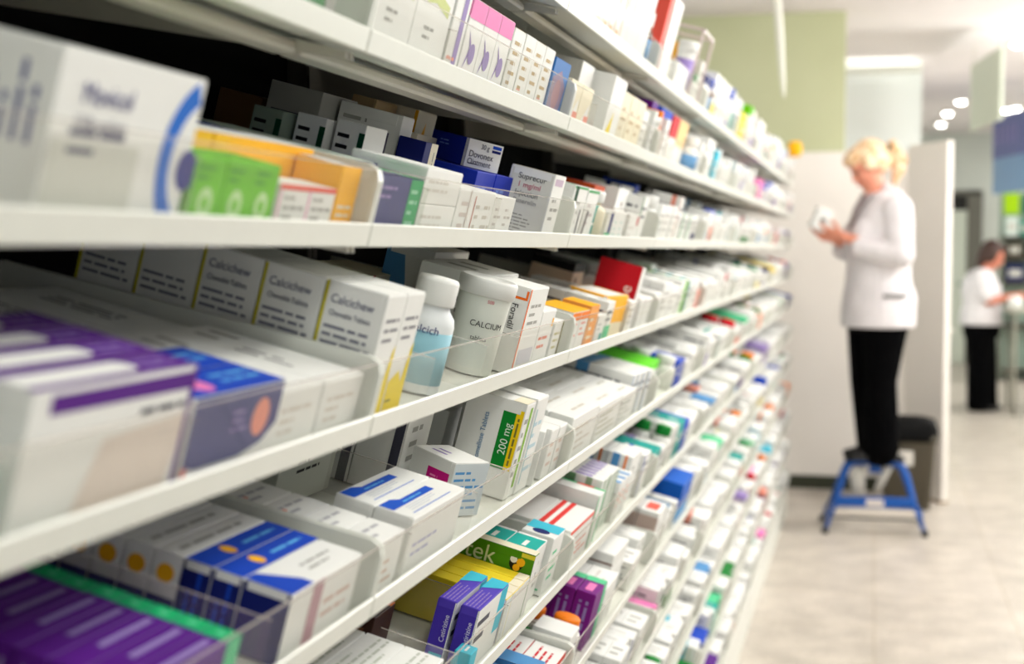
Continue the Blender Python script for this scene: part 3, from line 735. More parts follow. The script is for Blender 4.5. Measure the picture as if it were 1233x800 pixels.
hand_placed()


# ================================================================== random packs filling the rest
def occupied(k, bay):
    return sorted((i['y'], i['y'] + i['w']) for i in ITEMS if i['k'] == k and i['bay'] == bay and i['hand'])


FREE_START = {(0, 0): None, (-1, 0): None, (-2, 0): None, (1, 0): None, (2, 0): None, (2, 1): None, (0, 1): None, (-1, 1): None, (-2, 1): None,
              (1, 1): None, (-3, 0): None, (-4, 0): None}


def gaps(k, bay):
    a, b = Y0 + bay * BAY + .012, Y0 + (bay + 1) * BAY - .012
    out, cur = [], a
    for s, e in occupied(k, bay):
        if s - cur > .06:
            out.append((cur, s - .006))
        cur = max(cur, e + .006)
    if b - cur > .06:
        out.append((cur, b))
    return out


def fill():
    for k in sorted(ZB, reverse=True):
        for bay in range(NB):
            if (k, bay) in FREE_START:
                continue
            # trays that the frame does not reach
            yfar = Y0 + (bay + 1) * BAY
            dep = yfar * math.cos(PSI) + D * math.sin(PSI)
            ypx = 300 - (ZB[k] + .1 - CAM_H) * F_PX / dep
            if ypx > 820 or ypx < -40:
                continue
            rr = random.Random(100 * bay + k + 50)
            for a, b in gaps(k, bay):
                y = a
                while y < b - .03:
                    big = 1.0 + .12 * max(bay - 3, 0)
                    q = rr.random()
                    up = 1.35 if k == 2 else (1.1 if k == 1 else 1)
                    if k >= 0:
                        if q < .72:
                            w, d, h = rr.uniform(.045, .09) * big, rr.uniform(.045, .08), rr.uniform(.060, .115) * up
                            n = rr.randint(1, 3)
                            n = min(n, int((b - y) / w))
                            if n < 1:
                                w, n = b - y, 1
                                if w < .03:
                                    break
                            base, P, look = style(rr, w, d, h)
                            for i in range(n):
                                carton(k, y + i * (w + .001), .012 + rr.uniform(0, .01), w, d, h, base, P, look)
                            if rr.random() < .4 and k != 2:
                                b2, P2, l2 = style(rr, w, d, h)
                                carton(k, y, .13, w * n, .08, min(h * 1.2, .115), b2, P2, l2)
                            y += n * (w + .001) + rr.uniform(.003, .012)
                        else:
                            r = rr.uniform(.022, .034)
                            if y + 2 * r > b:
                                break
                            tub = rr.random() < .35
                            cc = rr.choice(['white', 'white', 'white', 'cream', 'brown'])
                            cp = rr.choice(['white', 'white', 'white', 'blue', 'orange'])
                            if tub:
                                cc, cp = 'white', 'white'
                            lb = rr.choice([None, 'skyblue', 'teal', 'salmon', 'lilac', 'mint'])
                            lk = '%s %s with %s' % (cc, 'tub' if tub else 'bottle', ('%s cap' % cp) if lb is None else
                                                    '%s label' % {'skyblue': 'sky blue', 'mint': 'mint green'}.get(lb, lb))
                            bottle(k, y + r, .012 + r, r, rr.uniform(.075, .11) * up, cc, cp, lb, lk, 'tub' if tub else 'bottle')
                            y += 2 * r + rr.uniform(.003, .01)
                    else:
                        if q < .50:       # one behind another, long side along the shelf
                            w, d, h = rr.uniform(.075, .14) * big, rr.uniform(.03, .06), rr.uniform(.045, .095)
                            if y + w > b:
                                w = b - y
                            if w < .035:
                                break
                            base, P, look = style(rr, w, d, h)
                            n = rr.randint(3, 5) if bay < 4 else rr.randint(2, 3)
                            dd = d if bay < 4 else d * 1.6
                            mixn = rr.randint(1, n)
                            b2, P2, l2 = style(rr, w, d, h)
                            for i in range(n):
                                if i == mixn:
                                    base, P, look = b2, P2, l2
                                    h *= rr.uniform(.8, 1.15)
                                carton(k, y, .012 + i * (dd + .001), w, dd, h, base, P, look)
                            y += w + rr.uniform(.003, .01)
                        elif q < .86:     # side by side, long side running back
                            w, d, h = rr.uniform(.028, .055) * big, rr.uniform(.10, .18), rr.uniform(.05, .1)
                            n = min(rr.randint(2, 4), int((b - y) / w))
                            if n < 1:
                                break
                            base, P, look = style(rr, w, d, h)
                            for i in range(n):
                                carton(k, y + i * (w + .001), .012 + rr.uniform(0, .012), w, d, h, base, P, look)
                            if rr.random() < .6:
                                b2, P2, l2 = style(rr, w, d, h)
                                carton(k, y, .035 + d, n * w, .32 - d, h * rr.uniform(.7, 1), b2, P2, l2)
                            y += n * (w + .001) + rr.uniform(.003, .01)
                        else:
                            r = rr.uniform(.022, .032)
                            if y + 2 * r > b:
                                break
                            cp = rr.choice(['white', 'white', 'orange', 'green', 'red'])
                            h = rr.uniform(.07, .10)
                            for i in range(2):
                                bottle(k, y + r, .012 + r + i * (2 * r + .004), r, h, 'white', cp, None, 'white bottle with %s cap' % cp)
                            y += 2 * r + rr.uniform(.003, .01)


fill()


# ------------------------------------------------------------------ which packs stand alone, which are merged
def project(p):
    v = Vector(p) - Vector((0, 0, CAM_H))
    f = Vector((-math.sin(PSI), math.cos(PSI), 0))
    r = Vector((math.cos(PSI), math.sin(PSI), 0))
    fz = f * math.cos(PITCH) + Vector((0, 0, -math.sin(PITCH)))
    u = r.cross(fz)
    dd = v.dot(fz)
    if dd < .05:
        return None
    return 616.5 + F_PX * v.dot(r) / dd, 400 - F_PX * v.dot(u) / dd, dd


KEEP = []
for it in ITEMS:
    m = shelf_mat(it['k'], it['y'], it['t'], it['n'])
    off = -it['r'] if it['kind'] == 'bottle' else 0
    ps = [project(m @ Vector((off + a * it['w'], off + b * it['d'], c * it['h']))) for a in (0, 1) for b in (0, 1) for c in (0, 1)]
    if any(p is None for p in ps):
        continue
    xs, ys = [p[0] for p in ps], [p[1] for p in ps]
    if max(xs) < -25 or min(xs) > 1258 or max(ys) < -25 or min(ys) > 825:
        continue
    if ps[0][2] < .55:
        continue
    x0, x1, y0, y1 = max(min(xs), 0), min(max(xs), 1233), max(min(ys), 0), min(max(ys), 800)
    it['area'] = max(x1 - x0, 1) * max(y1 - y0, 1) / (1 + 3 * max(it['t'] - .05, 0))
    KEEP.append(it)

cart = sorted([i for i in KEEP if i['kind'] == 'carton'], key=lambda i: -i['area'])
SOLO = set(id(i) for i in cart[:330]) | set(id(i) for i in KEEP if i['kind'] == 'bottle')

FACES = ('front', 'side', 'top', 'topn')


def body_col(c):
    return paper(C[c] if isinstance(c, str) else c)


MESHES = {}


def draw_carton(mb, it, with_lid):
    w, d, h = it['w'], it['d'], it['h']
    bm = body_col(it['base'])
    if with_lid:
        mb.box(0, 0, 0, w, d, h - .0012, bm, .0007)
        emit_prints(mb, it['prints'], w, d, h - .0012, ('front', 'side'))
    else:
        mb.box(0, 0, 0, w, d, h, bm, .0007)
        emit_prints(mb, it['prints'], w, d, h, FACES)


def mesh_key(it):
    return repr((round(it['w'], 5), round(it['d'], 5), round(it['h'], 5), it['base'], it['prints'], it['lid'],
                 it.get('texts')))


def add_text(parent, s, size, mat4, rgb, name='lettering'):
    cu = bpy.data.curves.new(name, 'FONT')
    cu.body = s
    cu.size = size
    cu.extrude = .00008
    cu.materials.append(paper(rgb, .5, 'print'))
    tmp = bpy.data.objects.new('tmp', cu)
    me = bpy.data.meshes.new_from_object(tmp)
    bpy.data.objects.remove(tmp)
    me.name = name
    o = bpy.data.objects.new(name, me)
    COL.objects.link(o)
    o.parent = parent
    o.matrix_local = mat4
    return o


def face_text(parent, it, face, s, u, v, size, rgb, ang):
    o, U, V, N = face_frame(face, it['w'], it['d'], it['h'])
    p = o + U * u + V * v + N * .0008
    m = Matrix((U.normalized(), V.normalized(), N)).transposed().to_4x4()
    # keep the line inside the face
    room = (U.length * (1 - u) if ang == 0 else (V.length * v if ang < 0 else V.length * (1 - v))) * .97
    est = len(s) * size * .56
    sx = min(1.0, room / est)
    add_text(parent, s, size, Matrix.Translation(p) @ m @ Matrix.Rotation(math.radians(ang), 4, 'Z') @ Matrix.Diagonal((sx, 1, 1, 1)), rgb)


def make_bottle(it):
    r, h = it['r'], it['h']
    bm, cm = body_col(it['body']), body_col(it['cap'])
    root = empty('medicine_bottle' if it['shape'] == 'bottle' else 'medicine_tub', shelf_mat(it['k'], it['y'], it['t'], it['n']))
    key = ('b', round(r, 4), round(h, 4), it['body'], it['cap'], it['lab'], it['shape'])
    if key not in MESHES:
        b, c, l = MB(), MB(), MB()
        if it['shape'] == 'bottle':
            hb = h * .70
            b.lathe([(r * .9, 0), (r, r * .1), (r, hb * .86), (r * .93, hb * .95), (r * .7, hb * 1.04), (r * .66, h * .76), (r * .66, h * .80)], bm)
            pr = [(r * .78, h * .77), (r * .8, h * .785), (r * .8, h * .97), (r * .74, h), (r * .1, h)]
            c.lathe(pr, cm, 36)
            if it['lab']:
                l.lathe([(r * 1.006, hb * .12), (r * 1.006, hb * .78)], body_col(it['lab']), 30)
        else:
            b.lathe([(r * .84, 0), (r * .88, .002), (r * .97, h * .84), (r * .97, h * .86)], bm)
            c.lathe([(r, h * .82), (r * 1.06, h * .83), (r * 1.08, h * .97), (r * 1.02, h), (r * .95, h), (r * .93, h * .99), (r * .1, h * .985)], cm, 36)
            if it['lab']:
                l.lathe([(r * .925, h * .2), (r * .965, h * .7)], body_col(it['lab']), 30)
        MESHES[key] = (b.mesh('body', True), c.mesh('cap', True), l.mesh('label', True) if it['lab'] else None)
    mb, mc, ml = MESHES[key]
    for nm, me in (('body', mb), ('cap' if it['shape'] == 'bottle' else 'lid', mc), ('paper_label', ml)):
        if me:
            o = bpy.data.objects.new(nm, me)
            COL.objects.link(o)
            o.parent = root
    for s, size, z, rgb in it['texts']:
        # print wrapped round the bottle, centred towards the near end of the aisle
        wid = len(s) * size * .56
        o = add_text(root, s, size, IDENT, rgb)
        rt = r * (1.03 if it['shape'] == 'bottle' else .985)
        g0 = math.radians(-150)
        for v in o.data.vertices:
            g = g0 + (v.co.x - wid * .5) / rt
            rad = rt + v.co.z
            v.co = Vector((rad * math.cos(g), rad * math.sin(g), z + v.co.y))
    return root


def make_carton(it):
    key = mesh_key(it)
    mat = shelf_mat(it['k'], it['y'], it['t'], it['n'], it['rot'], it['lean'])
    parts = it['lid'] or it['texts']
    if key not in MESHES:
        a = MB()
        draw_carton(a, it, it['lid'])
        l = None
        if it['lid']:
            l = MB()
            w, d, h = it['w'], it['d'], it['h']
            l.box(.0006, .0006, h - .0011, w - .0006, d - .0006, h, body_col(it['base']), .0003)
            emit_prints(l, it['prints'], w, d, h, ('top', 'topn'))
            # tuck tab hanging over the near end
            l.box(-.0005, d * .08, h * .88, .0002, d * .92, h - .0006, body_col(it['base']), .0002)
            l = l.mesh('lid')
        MESHES[key] = (a.mesh('carton'), l)
    me, lm = MESHES[key]
    if parts:
        root = empty('medicine_carton', mat)
        for nm, m_ in (('body', me), ('lid', lm)):
            if m_:
                o = bpy.data.objects.new(nm, m_)
                COL.objects.link(o)
                o.parent = root
        for tx in it['texts']:
            face_text(root, it, *tx)
    else:
        root = bpy.data.objects.new('medicine_carton', me)
        COL.objects.link(root)
        root.matrix_world = mat
    return root


ORD = ['', 'first', 'second', 'third', 'fourth', 'fifth', 'sixth', 'seventh', 'eighth', 'ninth', 'tenth', 'eleventh', 'twelfth',
       'thirteenth', 'fourteenth', 'fifteenth', 'sixteenth', 'seventeenth', 'eighteenth', 'nineteenth', 'twentieth']
cells = {}
for it in KEEP:
    if id(it) in SOLO:
        cells.setdefault((it['k'], it['bay'], it['look']), []).append(it)
for (k, bay, look), lst in cells.items():
    sh = ORD[3 - k]
    by = ORD[bay + 1]
    lst.sort(key=lambda i: (round(i['y'], 2), i['t']))
    line_t = max(i['y'] for i in lst) - min(i['y'] for i in lst) < .012
    for i, it in enumerate(lst):
        o = make_bottle(it) if it['kind'] == 'bottle' else make_carton(it)
        if len(lst) == 1:
            lab = '%s, %s shelf down, %s bay' % (look, sh, by)
        elif line_t:
            lab = '%s, %s from the aisle, %s shelf down, %s bay' % (look, ORD[i + 1], sh, by)
        else:
            lab = '%s, %s one along the %s shelf down, %s bay' % (look, ORD[i + 1], sh, by)
        grp = '%s on the %s shelf down, %s bay' % (look + 's' if not look.endswith('s') else look, sh, by) if len(lst) > 1 else None
        tag(o, lab, it['cat'], ('row of ' + grp) if grp else None)

mb = None
for it in KEEP:
    if id(it) in SOLO:
        continue
    if mb is None:
        mb = MB()
    mb.m = shelf_mat(it['k'], it['y'], it['t'], it['n'], it['rot'], it['lean'])
    it2 = dict(it)
    # far packs: keep only the larger prints
    it2['prints'] = [p for p in it['prints'] if p[1] not in ('vlines',)]
    draw_carton(mb, it2, False)
if mb:
    o = mb.build('medicine_cartons')
    tag(o, 'small mostly white medicine cartons filling the trays further along the shelving', 'cartons', kind='stuff')


def sph(a, c_, rad, mat, rot, nu=18, nv=12):
    R = Euler([math.radians(v) for v in rot]).to_matrix() if rot else Matrix.Identity(3)
    sl = a.slot(mat)
    rings = []
    i0 = len(a.v)
    for j in range(1, nv):
        th = math.pi * j / nv
        ring = []
        for i in range(nu):
            ph = 2 * math.pi * i / nu
            v = Vector((rad[0] * math.sin(th) * math.cos(ph), rad[1] * math.sin(th) * math.sin(ph), -rad[2] * math.cos(th)))
            ring.append(len(a.v))
            a.v.append(tuple(a.m @ (c_ + R @ v)))
        rings.append(ring)
    b, t = len(a.v), len(a.v) + 1
    a.v.append(tuple(a.m @ (c_ + R @ Vector((0, 0, -rad[2])))))
    a.v.append(tuple(a.m @ (c_ + R @ Vector((0, 0, rad[2])))))
    for i in range(nu):
        k2 = (i + 1) % nu
        a.f.append((b, rings[0][k2], rings[0][i]))
        a.f.append((t, rings[-1][i], rings[-1][k2]))
        a.mi += [sl, sl]
        for q in range(len(rings) - 1):
            a.f.append((rings[q][i], rings[q][k2], rings[q + 1][k2], rings[q + 1][i]))
            a.mi.append(sl)



# ================================================================== shelving
def make_tray(k, bay):
    y = Y0 + bay * BAY
    root = empty('shelf_tray', Matrix.Translation(spot(k, y, 0, 0)) @ FRAME)
    L, G = BAY, .0015
    a = MB()
    a.box(G, .0, .0, L - G, .40, .0018, ENAMEL, .0004)
    a.build('base_plate', root)
    a = MB()
    a.box(G, -.004, -.0005, L - G, 0, .0215, ENAMEL, .0012)
    a.build('front_lip', root)
    for s in (0, 1):
        x0 = G if s == 0 else L - G - .004
        a = MB()
        prof = [(-.002, .0), (.40, .0), (.40, .060), (.012, .074), (.002, .070), (-.002, .060)]
        i0 = len(a.v)
        sl = a.slot(ENAMEL)
        for xx in (x0, x0 + .004):
            a.v += [(xx, p[0], p[1]) for p in prof]
        n = len(prof)
        a.f.append(tuple(range(i0, i0 + n)))
        a.f.append(tuple(range(i0 + 2 * n - 1, i0 + n - 1, -1)))
        a.mi += [sl, sl]
        for q in range(n):
            a.f.append((i0 + q, i0 + n + q, i0 + n + (q + 1) % n, i0 + (q + 1) % n))
            a.mi.append(sl)
        a.build('side_panel', root)
    a = MB()
    a.box(.006, .0015, .0195, L - .006, .0035, .0692, CLEAR)
    a.box(.006, .0015, .0692, L - .006, .0035, .0702, EDGE)
    a.build('clear_front_guard', root)
    # clear partitions in the gaps between packs
    its = sorted((i['y'] - (i.get('r', 0)), i['y'] - i.get('r', 0) + i['w']) for i in KEEP if i['k'] == k and i['bay'] == bay and i['t'] < .1)
    cur, cand = None, []
    for s0, e0 in its:
        if cur is not None and s0 - cur > .0026:
            cand.append((cur + s0) / 2)
        cur = e0 if cur is None else max(cur, e0)
    cand = [c for c in cand if y + .03 < c < y + L - .03]
    picked = []
    for c in cand:
        if not picked or c - picked[-1] > .16:
            picked.append(c)
    for c in picked[:3]:
        a = MB()
        x = c - y
        a.box(x - .0006, .006, .002, x + .0006, .37, .0575, CLEAR2)
        a.box(x - .0006, .006, .0575, x + .0006, .37, .0585, EDGE)
        a.build('clear_divider', root)
    tag(root, 'white tilted tray with clear front, %s shelf down, %s bay' % (ORD[3 - k], ORD[bay + 1]), 'shelf tray',
        'tilted trays of the pharmacy shelving')


for k in ZB:
    for bay in range(NB):
        y = Y0 + (bay + 1) * BAY
        p = project(spot(k, y, 0))
        q = project(spot(k, y, .3))
        if min(p[1], q[1]) > 815 or max(p[1], q[1]) < -60 or p[0] < -10:
            continue
        make_tray(k, bay)

FRAMEM = paper((205, 202, 190), .4, 'steel')
POSTM = paper((62, 60, 55), .6)  # posts darkened too, interior shade put into their colour
SHADEBACK = paper((14, 13, 12), .9)  # near black: the shade deep in the shelves painted into the panel
for bay in range(NB):
    y = Y0 + bay * BAY
    root = empty('shelving_bay', Matrix.Translation((-D, y, 0)))
    a = MB()
    a.box(-.455, 0, .1, -.440, BAY, 2.0, SHADEBACK)
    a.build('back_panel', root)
    a = MB()
    a.box(-.44, .002, 0, -.002, BAY - .002, .150, ENAMEL, .003)
    a.build('plinth', root)
    for dy in (.0, BAY - .022):
        a = MB()
        a.box(-.436, dy, .15, -.404, dy + .02, 2.0, POSTM, .002)
        for q in range(36):
            zz = .2 + q * .05
            a.box(-.4045, dy + .006, zz, -.4035, dy + .014, zz + .018, paper(C['black']))
        a.build('upright_post', root)
    for k in ZB:
        z = ZB[k]
        a = MB()
        a.box(-.085, .006, z + .0 - .013 + .062 * math.tan(TAU) - .004, -.060, BAY - .006, z + .060 * math.tan(TAU) - .005, FRAMEM, .003)
        a.build('support_rail', root)
        for dy in (.004, BAY - .010):
            a = MB()
            y1 = dy + .005
            pts = [(-.403, z + .403 * math.tan(TAU) - .003), (-.012, z + .012 * math.tan(TAU) - .004), (-.012, z + .012 * math.tan(TAU) - .010),
                   (-.403, z + .403 * math.tan(TAU) - .045)]
            a.poly([(p[0], dy, p[1]) for p in pts], FRAMEM)
            a.poly([(p[0], y1, p[1]) for p in reversed(pts)], FRAMEM)
            for q in range(4):
                p1, p2 = pts[q], pts[(q + 1) % 4]
                a.poly([(p1[0], y1, p1[1]), (p2[0], y1, p2[1]), (p2[0], dy, p2[1]), (p1[0], dy, p1[1])], FRAMEM)
            a.build('shelf_bracket', root)
    tag(root, 'white steel frame of the %s shelving bay along the aisle' % ORD[bay + 1], 'shelving',
        'shelving bays in one long run')

# clear display box standing on the topmost shelf
root = empty('display_box', shelf_mat(2, 3.575, .010, .004))
a = MB()
ROSE = paper((222, 205, 205), .3, 'plastic')
for b_ in ((0, 0, 0, .006, .006, .19), (.20, 0, 0, .206, .006, .19), (0, 0, .184, .206, .006, .19), (0, .15, .184, .206, .156, .19), (0, 0, .184, .006, .156, .19),
           (.20, 0, .184, .206, .156, .19), (0, .15, 0, .006, .156, .19), (.20, .15, 0, .206, .156, .19)):
    a.box(*b_, ROSE, .001)
a.build('edge_frame', root)
a = MB()
a.box(.002, .001, .0, .204, .003, .186, CLEAR)
a.box(.001, .002, .0, .003, .154, .186, CLEAR)
a.box(.203, .002, .0, .205, .154, .186, CLEAR)
a.box(.002, .002, .186, .204, .154, .188, CLEAR)
a.build('clear_panel', root)
tag(root, 'clear plastic display box with pale edges on the topmost shelf', 'box')

# orange tag at the far end of the topmost shelf
a = MB(Matrix.Translation((-D + .02, 8.17, 2.06)))
a.lathe([(.001, -.045), (.03, -.04), (.042, -.015), (.042, .015), (.03, .04), (.001, .045)], paper(C['amber']), 20)
a.tube([(0, 0, -.04), (0, 0, -.095)], .006, paper(C['white']))
a.build('shelf_marker', smooth=True)
tag(bpy.data.objects['shelf_marker'], 'round amber marker on the far end of the topmost shelf', 'marker')


# ================================================================== room
def noisy(name, c1, c2, scale, rough=.6, bump=0.0):
    m = bpy.data.materials.new(name)
    m.use_nodes = True
    nt = m.node_tree
    b = nt.nodes['Principled BSDF']
    n = nt.nodes.new('ShaderNodeTexNoise')
    n.inputs['Scale'].default_value = scale
    n.inputs['Detail'].default_value = 6
    r = nt.nodes.new('ShaderNodeValToRGB')
    r.color_ramp.elements[0].position = .35
    r.color_ramp.elements[1].position = .65
    r.color_ramp.elements[0].color = (*lin(c1), 1)
    r.color_ramp.elements[1].color = (*lin(c2), 1)
    tc = nt.nodes.new('ShaderNodeTexCoord')
    nt.links.new(tc.outputs['Object'], n.inputs['Vector'])
    nt.links.new(n.outputs['Fac'], r.inputs[0])
    nt.links.new(r.outputs[0], b.inputs['Base Color'])
    b.inputs['Roughness'].default_value = rough
    return m


def floor_mat():
    m = noisy('terrazzo_tiles', (188, 179, 166), (208, 200, 189), 60, .35)
    nt = m.node_tree
    b = nt.nodes['Principled BSDF']
    ramp = [n for n in nt.nodes if n.type == 'VALTORGB'][0]
    tc = [n for n in nt.nodes if n.type == 'TEX_COORD'][0]
    n2 = nt.nodes.new('ShaderNodeTexNoise')
    n2.inputs['Scale'].default_value = 6.0
    n2.inputs['Detail'].default_value = 8
    nt.links.new(tc.outputs['Object'], n2.inputs['Vector'])
    mr = nt.nodes.new('ShaderNodeMapRange')
    mr.inputs['From Min'].default_value = .35
    mr.inputs['From Max'].default_value = .68
    mr.inputs['To Min'].default_value = .78
    mr.inputs['To Max'].default_value = 1.06
    nt.links.new(n2.outputs['Fac'], mr.inputs['Value'])
    mul = nt.nodes.new('ShaderNodeVectorMath')
    mul.operation = 'SCALE'
    nt.links.new(ramp.outputs[0], mul.inputs[0])
    nt.links.new(mr.outputs[0], mul.inputs['Scale'])
    br = nt.nodes.new('ShaderNodeTexBrick')
    br.offset = 0
    br.inputs['Scale'].default_value = 1
    br.inputs['Brick Width'].default_value = .55
    br.inputs['Row Height'].default_value = .55
    br.inputs['Mortar Size'].default_value = .004
    br.inputs['Color1'].default_value = (1, 1, 1, 1)
    br.inputs['Color2'].default_value = (.93, .93, .92, 1)
    br.inputs['Mortar'].default_value = (.80, .77, .70, 1)
    mp = nt.nodes.new('ShaderNodeMapping')
    mp.inputs['Location'].default_value = (-.03, -.25, 0)
    nt.links.new(tc.outputs['Object'], mp.inputs['Vector'])
    nt.links.new(mp.outputs[0], br.inputs['Vector'])
    mix = nt.nodes.new('ShaderNodeMixRGB')
    mix.blend_type = 'MULTIPLY'
    mix.inputs[0].default_value = 1
    nt.links.new(mul.outputs[0], mix.inputs[1])
    nt.links.new(br.outputs['Color'], mix.inputs[2])
    nt.links.new(mix.outputs[0], b.inputs['Base Color'])
    return m


def slab(name, x0, y0, z0, x1, y1, z1, mat, b=0.0, kind='structure', parent=None):
    a = MB()
    a.box(x0, y0, z0, x1, y1, z1, mat, b)
    o = a.build(name, parent)
    if kind and not parent:
        o['kind'] = kind
    return o


WALLW = noisy('white_wall', (228, 232, 230), (234, 237, 235), 2, .6)
GREENW = noisy('green_wall', (192, 196, 156), (198, 202, 164), 2, .6)
CREAMP = noisy('cream_partition', (238, 233, 225), (242, 237, 229), 2, .5)
FARW = noisy('grey_green_wall', (204, 208, 200), (210, 214, 206), 2, .6)
CEILM = noisy('ceiling_paint', (230, 222, 222), (236, 228, 228), 2, .7)
slab('floor', -2.2, -2.5, -.08, 6.5, 20.0, 0, floor_mat())
slab('ceiling', -2.2, -2.5, CEIL, 6.5, 20.0, CEIL + .08, CEILM)
slab('wall_left', -1.5, -2.5, 0, -1.38, 9.3, CEIL, WALLW)
slab('wall_green', -1.38, 9.3, 0, -.178, 9.42, CEIL, GREENW)
slab('wall_inner', -1.38, 11.9, 0, .37, 12.02, CEIL - .004, WALLW)
slab('wall_return', -1.5, 9.3, 0, -1.38, 11.9, CEIL, WALLW)
slab('trim_1', -.30, 11.84, CEIL - .06, .37, 11.9, CEIL - .004, paper((240, 240, 232)), .01)
slab('wall_far', -1.5, 19.4, 0, 6.5, 19.52, CEIL, FARW)
slab('wall_side', .25, 12.02, 0, .37, 19.4, CEIL - .004, WALLW)
slab('wall_right', 5.2, 6.5, 0, 5.32, 19.4, CEIL, WALLW)
slab('wall_partition', -1.38, 9.04, 0, .215, 9.10, 2.10, CREAMP)
slab('baseboard_partition', -1.38, 9.02, 0, .21, 9.04, .085, paper((52, 56, 42), .6, 'skirting'), .004)
# open door leaf at the partition's end
r = empty('door_1', Matrix.Translation((.225, 9.03, 0)) @ Matrix.Rotation(math.radians(-58), 4, 'Z'))
r['kind'] = 'structure'
a = MB()
a.box(0, -.02, .01, .40, .02, 2.13, CREAMP, .003)
a.build('door_leaf', r)
a = MB()
a.box(.0, -.025, .0, .40, .025, .012, paper((150, 120, 80)), .002)
a.build('door_sweep', r)
a = MB()
a.tube([(.36, .02, 1.02), (.36, .065, 1.02), (.27, .065, 1.02)], .009, FRAMEM)
a.build('door_handle', r, True)
# far doorway
dx = 0.0
r = empty('door_2', Matrix.Translation((.96, 19.38, 0)))
r['kind'] = 'structure'
GREYF = paper((110, 108, 98), .5, 'frame')
a = MB()
a.box(-.05, -.04, 0, .0, .0, 2.25, paper((190, 196, 180)), .004)
a.box(.23, -.04, 0, .42, .0, 2.25, GREYF, .004)
a.box(-.05, -.04, 2.20, .42, .0, 2.26, GREYF, .004)
a.build('door_frame', r)
a = MB()
a.box(.0, -.03, .01, .23, -.005, 2.0, paper((214, 220, 206)), .003)
a.build('door_leaf', r)
a = MB()
a.box(.0, -.028, 2.0, .42, -.004, 2.20, paper((40, 40, 38)), .003)
a.build('transom_panel', r)
a = MB()
a.tube([(.2, -.03, 1.05), (.2, -.07, 1.05), (.12, -.07, 1.05)], .01, paper((90, 140, 110)))
a.build('door_handle', r, True)


def at(px, py, depth):
    """the world point a pixel of the photograph shows at this depth (used only to work out the layout)"""
    f = Vector((-math.sin(PSI), math.cos(PSI), 0))
    rr_ = Vector((math.cos(PSI), math.sin(PSI), 0))
    fz = f * math.cos(PITCH) + Vector((0, 0, -math.sin(PITCH)))
    u = rr_.cross(fz)
    v = fz + rr_ * ((px - 616.5) / F_PX) + u * ((400 - py) / F_PX)
    return Vector((0, 0, CAM_H)) + v * depth


# ceiling spots
LAMP = glow('lamp_glow', (255, 250, 240), 16)
spots = [(1133, 150, 'innermost of the three close together'), (1141, 137, 'middle one of the three close together'),
         (1157, 123, 'outer one of the three close together'), (1226, 54, 'single one above the aisle'),
         (1212, 133, 'inner one of the pair by the blue sign'), (1223, 131, 'outer one of the pair by the blue sign')]
for i, (px, py, wh) in enumerate(spots):
    # intersect with the ceiling
    d0 = at(px, py, 1.0) - Vector((0, 0, CAM_H))
    s = (CEIL - .03 - CAM_H) / d0.z
    p = Vector((0, 0, CAM_H)) + d0 * s
    root = empty('ceiling_spot', Matrix.Translation((p.x, p.y, CEIL)))
    a = MB()
    rr0 = .050
    a.lathe([(rr0, -.03), (rr0 * 1.25, -.028), (rr0 * 1.3, -.002)], paper((225, 225, 220)), 24)
    a.build('trim_ring', root, True)
    a = MB()
    a.lathe([(.005, -.050), (rr0 * .7, -.044), (rr0 * .97, -.030)], LAMP, 24)
    a.build('lamp_glass', root, True)
    tag(root, 'round ceiling spot, ' + wh, 'ceiling light', 'ceiling spots in the far shop')

# ceiling panels: room light from out of view, one added behind the camera
PANEL = glow('panel_glow', (255, 247, 232), 5)


def panel(x, y, w, l, power, label, tint=(1, .965, .91), group='square ceiling light panels'):
    root = empty('ceiling_light', Matrix.Translation((x, y, CEIL)))
    a = MB()
    e = .03
    for b_ in ((-w / 2 - e, -l / 2 - e, -w / 2, l / 2 + e), (w / 2, -l / 2 - e, w / 2 + e, l / 2 + e), (-w / 2, -l / 2 - e, w / 2, -l / 2), (-w / 2, l / 2, w / 2, l / 2 + e)):
        a.box(b_[0], b_[1], -.045, b_[2], b_[3], -.001, paper((225, 225, 220)), .003)
    a.build('frame', root)
    a = MB()
    a.box(-w / 2, -l / 2, -.03, w / 2, l / 2, -.02, PANEL)
    a.build('diffuser', root)
    li = bpy.data.lights.new('panel_lamp', 'AREA')
    li.shape = 'RECTANGLE'
    li.size, li.size_y = w, l
    li.energy = power
    li.color = tint
    lo = bpy.data.objects.new('panel_lamp', li)
    COL.objects.link(lo)
    lo.parent = root
    lo.location = (0, 0, -.035)
    tag(root, label, 'ceiling light', group)


def globe(x, y, power, label, tint=(1, .99, .97), z=2.72):  # unseen globe lamps, added to brighten walls and upright faces
    root = empty('fill_globe', Matrix.Translation((x, y, CEIL)))
    a = MB()
    a.lathe([(.055, -.02), (.06, -.001)], paper((225, 225, 220)), 24)
    a.tube([(0, 0, -.02), (0, 0, z - CEIL + .12)], .008, paper((225, 225, 220)))
    a.build('mount', root, True)
    a = MB()
    sph(a, Vector((0, 0, z - CEIL)), (.13, .13, .13), glow('fill_globe_glow', (255, 252, 244), 4), None)
    o = a.build('fill_globe_shell', root, True)
    li = bpy.data.lights.new('fill_globe_lamp', 'POINT')
    li.energy = power
    li.color = tint
    li.shadow_soft_size = .18
    lo = bpy.data.objects.new('fill_globe_lamp', li)
    COL.objects.link(lo)
    lo.parent = root
    lo.location = (0, 0, z - CEIL - .18)
    tag(root, label, 'ceiling light', 'added fill globes')


